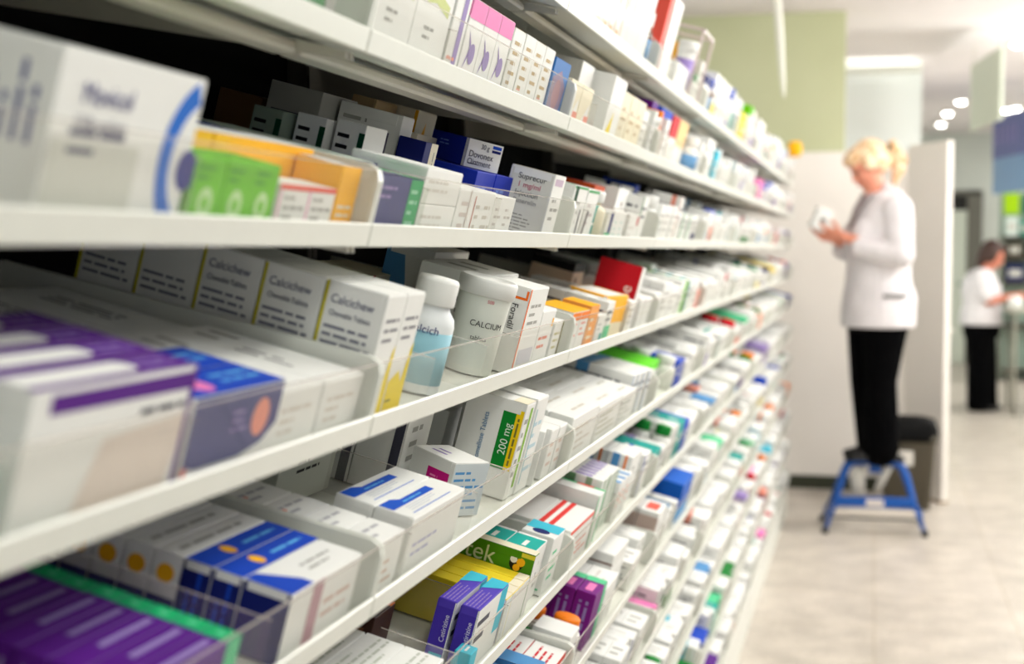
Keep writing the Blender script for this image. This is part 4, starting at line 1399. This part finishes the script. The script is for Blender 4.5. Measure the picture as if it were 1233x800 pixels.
NEAR = (.90, 1, .99)
FARL = (1, .99, .965)
panel(.9, -.9, .6, 1.2, 13, 'added ceiling light panel over the aisle entrance', NEAR)  # unseen, added to brighten carton sides turned to the camera
panel(.75, 1.6, .6, 1.2, 4, 'ceiling light panel above the near end of the shelving', NEAR)
panel(.75, 3.9, .6, 1.2, 9, 'ceiling light panel above the middle of the aisle', FARL)
panel(2.9, 7.2, .6, 1.2, 14, 'ceiling light panel over the open floor', FARL)
panel(3.6, 13.5, .6, 1.2, 60, 'ceiling light panel over the far counter', FARL)
panel(3.0, 17.2, .6, 1.0, 50, 'ceiling light panel by the far wall', FARL)
globe(1.1, .6, 12, 'added fill globe over the near end of the aisle', NEAR)
globe(1.1, 3.6, 66, 'added fill globe over the middle of the aisle', FARL)
globe(1.1, 6.1, 50, 'added fill globe over the far end of the aisle', FARL)
globe(1.75, 7.5, 100, 'added fill globe over the open floor beside the step stool', FARL, 2.6)
globe(1.6, 10.2, 56, 'added fill globe beyond the door', (.94, 1, .95), 2.6)
globe(4.0, 11.5, 120, 'added fill globe in the middle of the shop', FARL, 2.6)

# cove light on top of the inner wall's trim, washing the ceiling
root = empty('cove_light', Matrix.Translation((.03, 11.72, CEIL - .09)))
a = MB()
a.box(-.33, -.05, -.02, .33, .115, .0, paper((238, 240, 232)), .003)
a.box(-.33, -.055, -.02, .33, -.045, .03, paper((238, 240, 232)), .003)
a.build('channel', root)
li = bpy.data.lights.new('cove_lamp', 'AREA')
li.shape = 'RECTANGLE'
li.size, li.size_y = .62, .06
li.energy = .5
li.color = (.96, 1, .95)
lo = bpy.data.objects.new('cove_lamp', li)
COL.objects.link(lo)
lo.parent = root
lo.location = (0, 0, .02)
lo.rotation_euler = (math.radians(180 - 25), 0, 0)
tag(root, 'slim cove light along the top of the white inner wall', 'ceiling light')

# hanging white strap
p0 = at(936, -30, 5.2)
pts = []
for i in range(15):
    s = i / 14
    px = 934 + 11 * s ** 1.6 + 1.5 * math.sin(s * 4)
    pts.append(at(px, -28 + 146 * s, 5.2))
top = Vector((pts[0].x, pts[0].y, CEIL - .001))
a = MB()
a.tube([top] + pts, [.016] * 9 + [.015, .014, .013, .012, .011, .009, .006], paper((226, 226, 214), .4, 'strap'), 10)
o = a.build('hanging_strap', smooth=True)
tag(o, 'long white strap hanging from the ceiling beside the green wall', 'strap')

# hanging white sign board and blue sign
a = MB()
c0, c1 = at(1171, 80, 10.6), at(1207, 62, 9.6)
dirx = (Vector((c1.x, c1.y, 0)) - Vector((c0.x, c0.y, 0)))
L = dirx.length
M = Matrix.Translation((c0.x, c0.y, 0)) @ Matrix.Rotation(math.atan2(dirx.y, dirx.x), 4, 'Z')
root = empty('hanging_board', M)
zb, zt = at(1171, 158, 10.6).z, at(1207, 56, 9.6).z
a.box(0, -.012, zb, L, .012, zt, paper((214, 220, 204), .5, 'board'), .003)
a.build('board', root)
a = MB()
for x in (.06, L - .06):
    a.tube([(x, 0, zt), (x, 0, CEIL - .001)], .004, FRAMEM)
a.build('hanger', root)
tag(root, 'plain pale board hanging from the ceiling over the shop floor', 'sign board')

c0, c1 = at(1199, 150, 14.0), at(1260, 120, 12.5)
z0, z1 = at(1199, 234, 14.0).z, at(1199, 158, 14.0).z
dirx = Vector((c1.x - c0.x, c1.y - c0.y, 0))
L = dirx.length
M = Matrix.Translation((c0.x, c0.y, 0)) @ Matrix.Rotation(math.atan2(dirx.y, dirx.x), 4, 'Z')
root = empty('blue_sign', M)
a = MB()
a.box(0, -.02, z0, L, .02, z1 + .12, paper((110, 150, 190), .4, 'board'), .004)
a.build('board', root)
a = MB()
a.box(0, -.026, (z0 + z1) / 2 + .03, L, -.02, z1 + .12, paper((78, 88, 150), .4, 'board'), .001)
for i in range(5):
    x = .06 + i * .16
    a.box(x, -.028, z1 - .16, x + .05, -.026, z1 + .02, paper((140, 130, 180)))
a.build('upper_band', root)
a = MB()
for x in (.1, L - .1):
    a.tube([(x, 0, z1 + .12), (x, 0, CEIL - .001)], .006, FRAMEM)
a.build('hanger', root)
tag(root, 'blue hanging sign with a violet upper band beyond the pale board', 'sign')

# far shop shelves behind the counter
base = at(1203, 440, 16.2)
root = empty('shop_display', Matrix.Translation((base.x, base.y, 0)))
WOODD = paper((70, 62, 54), .5, 'wood')
a = MB()
a.box(0, .3, 0, 1.6, .34, 2.15, paper((150, 170, 155)), .004)
a.build('back_panel', root)
for x in (0, 1.57):
    a = MB()
    a.box(x, 0, 0, x + .03, .3, 1.65, paper((120, 125, 112)), .004)
    a.build('side_panel', root)
for z in (.1, .62, 1.1, 1.38, 1.62):
    a = MB()
    a.box(.03, 0, z, 1.57, .3, z + .025, WOODD, .003)
    a.build('shelf', root)
tag(root, 'dark shelved shop display behind the far counter', 'display')
for i, (x, z, w, h, c, nm) in enumerate([(.04, 1.90, .17, .24, (170, 215, 20), 'lime green'), (.24, 1.90, .18, .22, (40, 110, 90), 'dark green')]):
    a = MB(Matrix.Translation((base.x, base.y, 0)))
    a.box(x, .275, z, x + w, .299, z + h, paper(c), .003)
    a.tube([(x + w / 2, .288, z + h), (x + w / 2, .288, z + h + .02)], .004, FRAMEM)
    o = a.build('wall_card')
    tag(o, '%s square card fixed above the shop display' % nm, 'card')
seq = [(.05, 1.645, .13, .22, (225, 240, 232), 'white'), (.20, 1.645, .10, .18, (60, 150, 130), 'green'), (.32, 1.645, .14, .2, (225, 240, 232), 'pale'),
       (.06, 1.125, .2, .2, (35, 40, 95), 'navy'), (.3, 1.125, .2, .2, (30, 35, 80), 'dark navy'), (.07, 1.405, .16, .17, (90, 80, 66), 'brown'), (.27, 1.405, .16, .15, (60, 66, 56), 'olive')]
for x, z, w, h, c, nm in seq:
    a = MB(Matrix.Translation((base.x, base.y, 0)))
    a.box(x, .06, z, x + w, .2, z + h, paper(c), .004)
    a.box(x + w * .15, .058, z + h * .3, x + w * .85, .0598, z + h * .7, paper((210, 210, 200)))
    o = a.build('shop_box')
    tag(o, '%s box on the %s shelf of the shop display' % (nm, {1.645: 'upper', 1.125: 'lower', 1.405: 'middle'}[z]), 'box', 'boxes on the shop display')

# counter the second woman works at
cp = at(1203, 372, 13.0)
root = empty('counter_table', Matrix.Translation((cp.x + .06, cp.y, 0)))
a = MB()
zc = .93
a.box(0, -.3, zc, 1.3, .4, zc + .035, paper((176, 174, 160), .4, 'worktop'), .005)
a.build('table_top', root)
for x, y in ((.04, -.26), (1.2, -.26), (.04, .32), (1.2, .32)):
    a = MB()
    a.tube([(x + .02, y + .02, 0), (x + .02, y + .02, zc)], .018, paper((150, 148, 135)))
    a.build('leg', root, True)
a = MB()
a.box(.05, -.25, .78, 1.25, .35, .80, paper((90, 88, 78)), .003)
a.build('lower_shelf', root)
tag(root, 'grey counter table in front of the second woman', 'table')
a = MB(Matrix.Translation((cp.x + .13, cp.y - .08, zc + .036)))
a.lathe([(.05, 0), (.06, .01), (.062, .08), (.05, .1), (.01, .11)], paper(WHITE), 20)
o = a.build('paper_bag', smooth=True)
tag(o, 'small white package on the far counter table', 'package')


# ================================================================== waste bin with black bag
BINM = paper((98, 92, 78), .5, 'bin_plastic')
bd = 8.15
c = at(1095, 604, bd)
root = empty('waste_bin', Matrix.Translation((c.x - .012, c.y + .13, 0)))
a = MB()


def rrect(w, d, r, n=5):
    out = []
    for cx, cy, g in ((w - r, d - r, 0), (-w + r, d - r, 90), (-w + r, -d + r, 180), (w - r, -d + r, 270)):
        for i in range(n + 1):
            q = math.radians(g + 90 * i / n)
            out.append((cx + r * math.cos(q), cy + r * math.sin(q)))
    return out


def loft(mb, secs, mat, cap=True):
    sl = mb.slot(mat)
    rings = []
    for pts, z in secs:
        ring = []
        for p in pts:
            ring.append(len(mb.v))
            mb.v.append(tuple(mb.m @ Vector((p[0], p[1], z))))
        rings.append(ring)
    n = len(rings[0])
    for q in range(len(rings) - 1):
        for j in range(n):
            mb.f.append((rings[q][j], rings[q][(j + 1) % n], rings[q + 1][(j + 1) % n], rings[q + 1][j]))
            mb.mi.append(sl)
    if cap:
        mb.f.append(tuple(rings[0][::-1]))
        mb.f.append(tuple(rings[-1]))
        mb.mi += [sl, sl]


loft(a, [(rrect(.125, .10, .03), 0), (rrect(.155, .125, .03), .40), (rrect(.165, .135, .03), .405), (rrect(.165, .135, .03), .43)], BINM)
a.build('bin_body', root, True)
a = MB()
a.box(-.10, -.1315, .26, .03, -.1265, .345, paper((222, 218, 208)), .002)
a.build('label_card', root)
tag(root, 'grey plastic waste bin behind the blue step stool', 'bin')
a = MB(Matrix.Translation((c.x - .012, c.y + .13, 0)))
rr = random.Random(3)
secs = []
for w, d, z in ((.168, .138, .395), (.172, .142, .425), (.17, .14, .44), (.165, .135, .47), (.15, .12, .51), (.10, .08, .53), (.03, .03, .535)):
    secs.append([[(x * rr.uniform(.96, 1.02), y * rr.uniform(.96, 1.02)) for x, y in rrect(w, d, min(.05, w * .5))], z])
loft(a, secs, paper((5, 5, 5), .7))
o = a.build('bin_bag', smooth=True)
tag(o, 'black plastic bag folded over the grey waste bin', 'bag')

# ================================================================== blue step stool
SD = 7.47
fl, fr = at(994, 646, SD), at(1112, 646, SD)
cx, cy = (fl.x + fr.x) / 2, (fl.y + fr.y) / 2
STOOL = Matrix.Translation((cx, cy, 0)) @ Matrix.Rotation(math.radians(3), 4, 'Z')
root = empty('step_stool', STOOL)
BLUE = paper((12, 84, 170), .35, 'blue_paint')
BLUE2 = paper((30, 70, 130), .4, 'blue_tube')
RUB = paper((30, 30, 32), .8, 'rubber')
TOPZ = .372


def bentu(y, ytop, w0=.255, w1=.125, z0=.012):
    p = []
    for s in (-1, 1):
        q = [(s * w0, y, z0), (s * (w0 * .62 + w1 * .38), y + (ytop - y) * .38, z0 + (TOPZ - z0) * .38), (s * (w1 + .035), y + (ytop - y) * .85, TOPZ - .07), (s * (w1 + .012), ytop, TOPZ - .02),
             (s * (w1 - .03), ytop, TOPZ)]
        p += q if s == -1 else q[::-1]
    return p


a = MB()
q_ = bentu(0, .10)
a.tube(q_, [.012, .015, .021, .022, .020, .020, .022, .021, .015, .012], BLUE, 12)
a.build('front_frame', root, True)
a = MB()
a.tube(bentu(.34, .24, .262), .011, BLUE2, 12)
a.build('rear_frame', root, True)
for y in (0, .34):
    for s in (-1, 1):
        a = MB()
        a.lathe([(.016, 0), (.017, .004), (.016, .03)], RUB, 14, c=(s * (.255 if y == 0 else .262), y))
        a.build('rubber_foot', root, True)
a = MB()
a.box(-.155, .075, TOPZ + .004, .155, .265, TOPZ + .018, RUB, .004)
a.build('top_step', root)
a = MB()
a.box(-.03, .058, TOPZ - .055, .035, .075, TOPZ + .006, BLUE, .004)
a.build('top_bracket', root)
a = MB()
a.box(-.208, .012, .142, .208, .034, .196, BLUE, .006)
a.build('front_crossbar', root)
a = MB()
a.box(-.045, .0105, .15, .045, .0118, .185, paper((222, 214, 205)), .0004)
a.build('crossbar_label', root)
a = MB()
a.box(-.205, -.02, .108, .205, .07, .128, paper((220, 212, 200), .5, 'step_mat'), .004)
a.build('lower_step', root)
a = MB()
a.tube([(-.225, .006, .085), (.225, .006, .085)], .006, paper((105, 110, 110)), 10)
a.build('lower_rod', root, True)
for s in (-1, 1):
    a = MB()
    a.tube([(s * .232, 0.01, .085), (s * .25, .17, .095), (s * .25, .33, .085)], .009, BLUE2, 10)
    a.build('side_strut', root, True)
WHITEP = paper((232, 230, 220), .4, 'white_plastic')
for s, pts in ((-1, [(-.075, .10, .35), (-.085, .14, .27), (-.08, .16, .19)]), (1, [(.075, .10, .35), (.045, .14, .28), (.02, .16, .21)])):
    a = MB()
    a.tube(pts, [.026, .040, .034] if s < 0 else [.02, .022, .018], WHITEP, 14)
    a.build('white_brace', root, True)
tag(root, 'blue tubular step stool that the blonde woman stands on', 'step stool')


# ================================================================== people
def blob(name, prims, mat, parent, voxel=.008, smooth=6, extra=None):
    """union of tapered capsules and ellipsoids, fused into one skin"""
    a = MB()
    base_mb = a
    for p in prims:
        if p[0] == 'cap':
            _, p0, p1, r0, r1 = p
            p0, p1 = Vector(p0), Vector(p1)
            n = 7
            a.tube([p0.lerp(p1, i / n) for i in range(n + 1)], [r0 + (r1 - r0) * i / n for i in range(n + 1)], mat, 18)
            for q, r in ((p0, r0), (p1, r1)):
                sph(a, q, (r, r, r), mat, None)
        elif p[0] == 'ell':
            _, c_, rad, rot = p
            sph(a, Vector(c_), rad, mat, rot)
        elif p[0] == 'loft':
            loft3(a, p[1], mat)
    me = a.mesh(name, True)
    o = bpy.data.objects.new(name, me)
    COL.objects.link(o)
    o.parent = parent
    rm = o.modifiers.new('fuse', 'REMESH')
    rm.mode = 'VOXEL'
    rm.voxel_size = voxel
    rm.use_smooth_shade = True
    if smooth:
        s = o.modifiers.new('soften', 'SMOOTH')
        s.iterations = smooth
        s.factor = .5
    return o


def loft3(a, secs, mat, n=24):
    """secs: (cx, cy, z, rx, ry)"""
    sl = a.slot(mat)
    rings = []
    for cx_, cy_, z, rx, ry in secs:
        ring = []
        for i in range(n):
            g = 2 * math.pi * i / n
            ring.append(len(a.v))
            a.v.append(tuple(a.m @ Vector((cx_ + rx * math.cos(g), cy_ + ry * math.sin(g), z))))
        rings.append(ring)
    for q in range(len(rings) - 1):
        for i in range(n):
            a.f.append((rings[q][i], rings[q][(i + 1) % n], rings[q + 1][(i + 1) % n], rings[q + 1][i]))
            a.mi.append(sl)
    a.f.append(tuple(rings[0][::-1]))
    a.f.append(tuple(rings[-1]))
    a.mi += [sl, sl]


def head_prims(c_, pitch, roll=0.0, s=1.0):
    """head looking along +x, tipped down by pitch degrees; c_ = centre of the skull"""
    R = Matrix.Rotation(math.radians(pitch), 3, 'Y')
    P = []

    def e(x, y, z, rx, ry, rz, rot=0):
        v = Vector(c_) + R @ Vector((x * s, y * s, z * s))
        P.append(('ell', v, (rx * s, ry * s, rz * s), (0, pitch + rot, 0)))
    e(0, 0, .02, .094, .076, .098)          # skull
    e(.028, 0, -.035, .066, .064, .085)     # face
    e(.055, 0, -.088, .030, .032, .026)     # chin
    e(.078, 0, .022, .020, .050, .016)      # brow
    e(.098, 0, -.022, .014, .012, .024, -25)  # nose
    e(.103, 0, -.036, .011, .015, .010)
    e(.087, 0, -.064, .012, .022, .008)     # lips
    e(.060, .036, -.028, .026, .022, .022)  # cheeks
    e(.060, -.036, -.028, .026, .022, .022)
    e(-.005, .077, -.015, .018, .008, .030, 10)
    e(-.005, -.077, -.015, .018, .008, .030, 10)
    return P, R


def hand_prims(wrist, d, palm, side, curl=25, thumb_up=True):
    """wrist point, d = direction of the fingers, palm = direction the palm faces, side=+1/-1 where the thumb leaves"""
    d, palm = Vector(d).normalized(), Vector(palm).normalized()
    palm = (palm - d * palm.dot(d)).normalized()
    ac = d.cross(palm).normalized() * side
    w = Vector(wrist)
    P = []
    base = w + d * .085
    for i in range(4):
        o_ = (1.5 - i) * .019
        P.append(('cap', w + ac * o_ * .75 + d * .012, base + ac * o_, .014, .0115))
    L = [.070, .078, .072, .056]
    for i in range(4):
        o_ = (1.5 - i) * .0195
        p = base + ac * o_
        dirv = d.copy()
        r0 = .0088
        for q, fr_ in enumerate((.45, .32, .23)):
            ang = math.radians(curl * (q + 1) * .9 + 3 * i)
            dirv = d * math.cos(ang) + palm * math.sin(ang)
            p2 = p + dirv * L[i] * fr_
            P.append(('cap', p, p2, r0, r0 - .0008))
            r0 -= .0008
            p = p2
    t0 = w + d * .025 + ac * .026
    t1 = t0 + (d * .6 + ac * .7 + palm * .35).normalized() * .042
    t2 = t1 + (d * .8 + ac * .1 + palm * .55).normalized() * .034
    P += [('cap', t0, t1, .013, .0105), ('cap', t1, t2, .0105, .0085)]
    return P


SKIN = paper((226, 150, 124), .5, 'skin')
SKIN2 = paper((206, 128, 104), .5, 'skin')
COAT = noisy('white_cotton', (216, 212, 214), (226, 222, 224), 12, .8)
BLACKC = noisy('black_cloth', (3, 3, 4), (6, 6, 7), 20, 1.0)
BLACKC.node_tree.nodes['Principled BSDF'].inputs['Specular IOR Level'].default_value = .05
BLONDE = noisy('blonde_hair', (205, 155, 98), (250, 228, 195), 40, .5)
BROWNH = noisy('dark_brown_hair', (38, 20, 14), (70, 38, 24), 55, .45)
SHOE = paper((14, 14, 15), .5, 'shoe')

# ---- blonde woman on the stool; local +x is the way she faces (towards the shelving) ----
wp = at(1050, 556, 7.55)
ZT = .39
W1 = Matrix.Translation((wp.x, wp.y, ZT)) @ Matrix.Rotation(math.radians(180 + 20), 4, 'Z')
root = empty('person', W1)
hc = Vector((.040, 0, 1.545))
HP, HR = head_prims(hc, 28)
wr_r, wr_l = Vector((.205, -.07, 1.165)), Vector((.200, .075, 1.175))     # wrists
body = HP + [
    ('cap', (-.005, 0, 1.36), (.025, 0, 1.50), .056, .050),
    ('ell', (-.03, 0, 1.24), (.10, .155, .15), (0, 0, 0)), ('ell', (-.02, 0, 1.05), (.10, .13, .16), (0, 0, 0)), ('ell', (-.02, 0, .90), (.11, .155, .12), (0, 0, 0)),
    ('cap', (-.04, -.17, 1.31), (-.045, -.225, 1.07), .045, .038), ('cap', (-.045, -.225, 1.07), wr_r, .036, .025),
    ('cap', (-.04, .17, 1.31), (-.03, .225, 1.08), .045, .038), ('cap', (-.03, .225, 1.08), wr_l, .036, .025),
    ('cap', (-.03, -.09, .85), (.0, -.085, .47), .080, .052), ('cap', (.0, -.085, .47), (-.035, -.075, .09), .05, .034),
    ('cap', (-.02, .09, .85), (.01, .085, .47), .080, .052), ('cap', (.01, .085, .47), (-.015, .085, .09), .05, .034),
    ('cap', (-.035, -.075, .06), (.07, -.08, .028), .024, .014), ('cap', (-.015, .085, .06), (.09, .09, .028), .024, .014)]
body += hand_prims(wr_r, (.95, .25, .15), (.2, .5, .85), 1, 22)
body += hand_prims(wr_l, (.95, -.25, .25), (.2, -.6, .8), -1, 22)
blob('body', body, SKIN, root, .0055, 3)
coat = [('loft', [(-.02, 0, .70, .188, .225), (-.02, 0, .80, .190, .225), (-.018, 0, .95, .165, .20), (-.02, 0, 1.08, .160, .19), (-.03, 0, 1.2, .165, .20),
                  (-.045, 0, 1.30, .140, .205), (-.05, 0, 1.36, .100, .16), (-.03, 0, 1.41, .065, .085)]),
        ('ell', (.07, -.07, 1.18), (.085, .085, .095), (0, 0, 0)), ('ell', (.07, .07, 1.18), (.085, .085, .095), (0, 0, 0)),
        ('ell', (-.095, 0, .84), (.12, .18, .13), (0, 0, 0)), ('ell', (-.10, 0, 1.26), (.085, .15, .12), (0, 0, 0)),
        ('cap', (-.05, -.18, 1.315), (-.07, -.245, 1.07), .078, .070), ('cap', (-.07, -.245, 1.07), (.135, -.135, 1.105), .068, .052),
        ('cap', (-.05, .18, 1.315), (-.045, .245, 1.08), .078, .070), ('cap', (-.045, .245, 1.08), (.13, .135, 1.115), .068, .052),
        ('cap', (-.09, -.11, 1.385), (-.03, -.06, 1.435), .026, .022), ('cap', (-.09, .11, 1.385), (-.03, .06, 1.435), .026, .022)]
ct = blob('white_coat', coat, COAT, root, .009, 4)
a = MB()
a.box(-.095, .216, .862, .035, .2265, .880, paper((120, 120, 118), .7, 'pocket'), .003)
a.build('pocket_edge', ct)
# dark opening of the coat at the neck
for s in (-1, 1):
    a = MB()
    a.tube([(.045, s * .055, 1.40), (.10, s * .03, 1.32), (.142, s * .005, 1.22)], [.012, .012, .008], paper((150, 140, 140), .8, 'lapel'), 10)
    a.build('lapel', ct, True)
trs = [('loft', [(-.02, 0, .68, .155, .19), (-.02, 0, .78, .165, .195), (-.02, 0, .90, .13, .16)]),
       ('cap', (-.01, -.085, .76), (.01, -.085, .42), .128, .084), ('cap', (.01, -.085, .42), (-.045, -.08, .07), .084, .098),
       ('cap', (-.03, .085, .76), (-.01, .085, .42), .128, .084), ('cap', (-.01, .085, .42), (-.01, .085, .07), .084, .102),
       ('ell', (-.08, 0, .78), (.10, .165, .12), (0, 0, 0))]
blob('black_trousers', trs, BLACKC, root, .009, 3)
for s, x, y in ((-1, -.035, -.08), (1, -.015, .088)):
    blob('shoe', [('cap', (x - .04, y, .036), (x + .03, y, .034), .034, .036), ('cap', (x + .03, y, .034), (x + .15, y + .004 * s, .022), .036, .018),
                  ('ell', (x + .09, y, .02), (.07, .038, .02), (0, 0, 0))], SHOE, root, .005, 2)
# hair: cap, fringe and ponytail
hp = []


def hb(x, y, z, rx, ry, rz, rot=0):
    v = hc + HR @ Vector((x, y, z))
    hp.append(('ell', v, (rx, ry, rz), (0, 28 + rot, 0)))


hb(-.022, 0, .048, .098, .088, .092)
hb(.052, 0, .088, .050, .066, .038, 20)
hb(.075, .03, .068, .030, .030, .036, 30)
hb(.078, -.03, .066, .030, .030, .034, 30)
hb(-.050, 0, .0, .066, .078, .070)
for s in (-1, 1):
    hb(.01, s * .074, .03, .042, .020, .052)
hb(-.118, 0, .035, .030, .034, .030)
q0 = hc + HR @ Vector((-.118, 0, .035))
hp += [('cap', q0, q0 + Vector((-.045, .0, -.01)), .030, .042), ('cap', q0 + Vector((-.045, 0, -.01)), q0 + Vector((-.072, .004, -.10)), .042, .036),
       ('cap', q0 + Vector((-.072, .004, -.10)), q0 + Vector((-.050, .006, -.175)), .036, .014),
       ('cap', q0 + Vector((-.03, .02, .03)), q0 + Vector((-.095, .03, -.06)), .022, .018)]
blob('blonde_ponytail_hair', hp, BLONDE, root, .006, 3)
a = MB()
qe = q0 + Vector((-.005, 0, 0))
a.lathe([(.032, -.010), (.040, -.006), (.040, .006), (.032, .010)], paper((60, 75, 70)), 20)
me = a.mesh('hair_tie', True)
o = bpy.data.objects.new('hair_tie', me)
COL.objects.link(o)
o.parent = root
o.location = qe
o.rotation_euler = (0, math.radians(70), 0)
for s in (-1, 1):
    a = MB()
    v = hc + HR @ Vector((.082, s * .032, .0))
    sph(a, v, (.010, .014, .007), paper((60, 50, 45)), (0, 28, 0))
    v = hc + HR @ Vector((.085, s * .034, .020))
    sph(a, v, (.006, .018, .004), paper((150, 105, 60)), (0, 28, 0))
    a.build('eye', root, True)
a = MB()
sph(a, hc + HR @ Vector((.0945, 0, -.064)), (.007, .019, .006), paper((190, 70, 75)), (0, 28, 0))
a.build('lips', root, True)
tag(root, 'blonde woman in white coat and black trousers standing on the blue stool', 'person')

# the white packet in her hands
mpos = W1 @ Vector((.300, .0, 1.262))
a = MB()
M = Matrix.Translation(mpos) @ Matrix.Scale(1.3, 4) @ Matrix.Rotation(math.radians(24), 4, 'Y') @ Matrix.Rotation(math.radians(12), 4, 'Z')
root = empty('held_packet', M)
a.box(-.030, -.046, -.042, .030, .046, .046, paper(WHITE), .004)
a.build('carton_body', root)
a = MB()
a.box(-.0315, -.036, .036, .0315, .036, .0475, paper((246, 246, 242)), .002)
a.box(-.008, -.0470, -.008, .014, -.0462, .012, paper((120, 122, 118)))
a.build('lid', root)
tag(root, 'white packet held in both hands by the blonde woman', 'carton')

# ---- second woman at the counter; local +x is the way she faces (away from the shelving) ----
p = at(1184, 494, 13.25)
W2 = Matrix.Translation((p.x, p.y, 0)) @ Matrix.Rotation(math.radians(-4), 4, 'Z')
root = empty('person', W2)
hc2 = Vector((.055, 0, 1.445))
HP, HR2 = head_prims(hc2, 22)
wr = Vector((.31, -.10, 1.08))
wl = Vector((.32, .14, 1.07))
body = HP + [
    ('cap', (-.01, 0, 1.27), (.035, 0, 1.40), .056, .050),
    ('ell', (-.03, 0, 1.16), (.10, .15, .15), (0, 0, 0)), ('ell', (-.03, 0, .98), (.10, .135, .15), (0, 0, 0)), ('ell', (-.03, 0, .85), (.11, .15, .11), (0, 0, 0)),
    ('cap', (-.03, -.17, 1.24), (.03, -.215, 1.02), .048, .040), ('cap', (.03, -.215, 1.02), wr, .038, .026),
    ('cap', (-.03, .17, 1.24), (.03, .22, 1.02), .048, .040), ('cap', (.03, .22, 1.02), wl, .038, .026),
    ('cap', (-.03, -.085, .80), (-.02, -.08, .44), .080, .052), ('cap', (-.02, -.08, .44), (-.03, -.08, .08), .05, .034),
    ('cap', (-.03, .085, .80), (.0, .08, .44), .080, .052), ('cap', (.0, .08, .44), (.02, .08, .08), .05, .034),
    ('cap', (-.03, -.08, .06), (.06, -.08, .028), .024, .014), ('cap', (.02, .08, .06), (.11, .08, .028), .024, .014)]
body += hand_prims(wr, (.95, .2, -.1), (.2, .3, -.9), -1, 18)
body += hand_prims(wl, (.95, -.2, -.1), (.2, -.3, -.9), 1, 18)
blob('body', body, SKIN2, root, .0065, 3)
top = [('loft', [(-.03, 0, .80, .195, .21), (-.035, 0, .90, .19, .205), (-.035, 0, 1.0, .165, .19), (-.04, 0, 1.1, .178, .195), (-.05, 0, 1.2, .160, .20),
                 (-.05, 0, 1.28, .11, .14), (-.03, 0, 1.32, .065, .085)]),
       ('ell', (.06, -.065, 1.11), (.085, .08, .09), (0, 0, 0)), ('ell', (.06, .065, 1.11), (.085, .08, .09), (0, 0, 0)), ('ell', (-.11, 0, 1.17), (.09, .15, .12), (0, 0, 0)),
       ('cap', (-.04, -.18, 1.24), (.0, -.22, 1.09), .085, .078), ('cap', (-.04, .18, 1.24), (.0, .22, 1.09), .085, .078)]
blob('white_tunic', top, COAT, root, .009, 4)
trs = [('loft', [(-.03, 0, .68, .160, .185), (-.03, 0, .78, .175, .195), (-.03, 0, .88, .14, .17)]),
       ('cap', (-.05, -.085, .74), (-.05, -.085, .42), .125, .105), ('cap', (-.05, -.085, .42), (-.05, -.085, .06), .105, .10),
       ('cap', (-.02, .085, .74), (.01, .085, .42), .125, .105), ('cap', (.01, .085, .42), (.03, .085, .06), .105, .10)]
blob('black_trousers', trs, BLACKC, root, .009, 3)
for x, y in ((-.03, -.08), (.02, .08)):
    blob('shoe', [('cap', (x - .04, y, .034), (x + .03, y, .032), .034, .034), ('cap', (x + .03, y, .032), (x + .13, y, .02), .034, .018)], SHOE, root, .006, 2)
hp = []


def hb2(x, y, z, rx, ry, rz, rot=0):
    v = hc2 + HR2 @ Vector((x, y, z))
    hp.append(('ell', v, (rx, ry, rz), (0, 22 + rot, 0)))


hb2(-.026, 0, .045, .100, .092, .095)
hb2(-.060, 0, -.03, .070, .085, .090)
hb2(.045, 0, .085, .055, .066, .036, 20)
for s in (-1, 1):
    hb2(.0, s * .076, .0, .045, .022, .075)
hb2(-.075, 0, -.10, .045, .07, .05)
blob('dark_hair', hp, BROWNH, root, .006, 3)
for s in (-1, 1):
    a = MB()
    sph(a, hc2 + HR2 @ Vector((.082, s * .032, .0)), (.010, .014, .007), paper((50, 40, 38)), (0, 22, 0))
    a.build('eye', root, True)
a = MB()
sph(a, hc2 + HR2 @ Vector((.0945, 0, -.064)), (.007, .019, .006), paper((170, 70, 75)), (0, 22, 0))
a.build('lips', root, True)
tag(root, 'dark-haired woman in white tunic working at the grey counter table', 'person')

# ================================================================== camera, world, view
cam = bpy.data.cameras.new('camera')
co = bpy.data.objects.new('camera', cam)
COL.objects.link(co)
co.location = (0, 0, CAM_H)
co.rotation_euler = (math.pi / 2 - PITCH, 0, PSI)
cam.sensor_fit = 'HORIZONTAL'
cam.sensor_width = 36
cam.lens = 36 * F_PX / 1233
cam.clip_start = .05
cam.clip_end = 60
cam.dof.use_dof = True
cam.dof.focus_distance = 1.80
cam.dof.aperture_fstop = 3.7
cam.dof.aperture_blades = 0
SC.camera = co

w = bpy.data.worlds.new('world')
w.use_nodes = True
w.node_tree.nodes['Background'].inputs[0].default_value = (1, 1, 1, 1)
w.node_tree.nodes['Background'].inputs[1].default_value = .24
SC.world = w
vs = SC.view_settings
vs.view_transform = 'Standard'
vs.look = 'None'
vs.exposure = 0.40
vs.gamma = 1
vs.use_curve_mapping = False
SC.cycles.max_bounces = 8
SC.cycles.transparent_max_bounces = 24
SC.cycles.use_denoising = True
print('ITEMS', len(ITEMS), 'KEEP', len(KEEP), 'SOLO', len(SOLO))
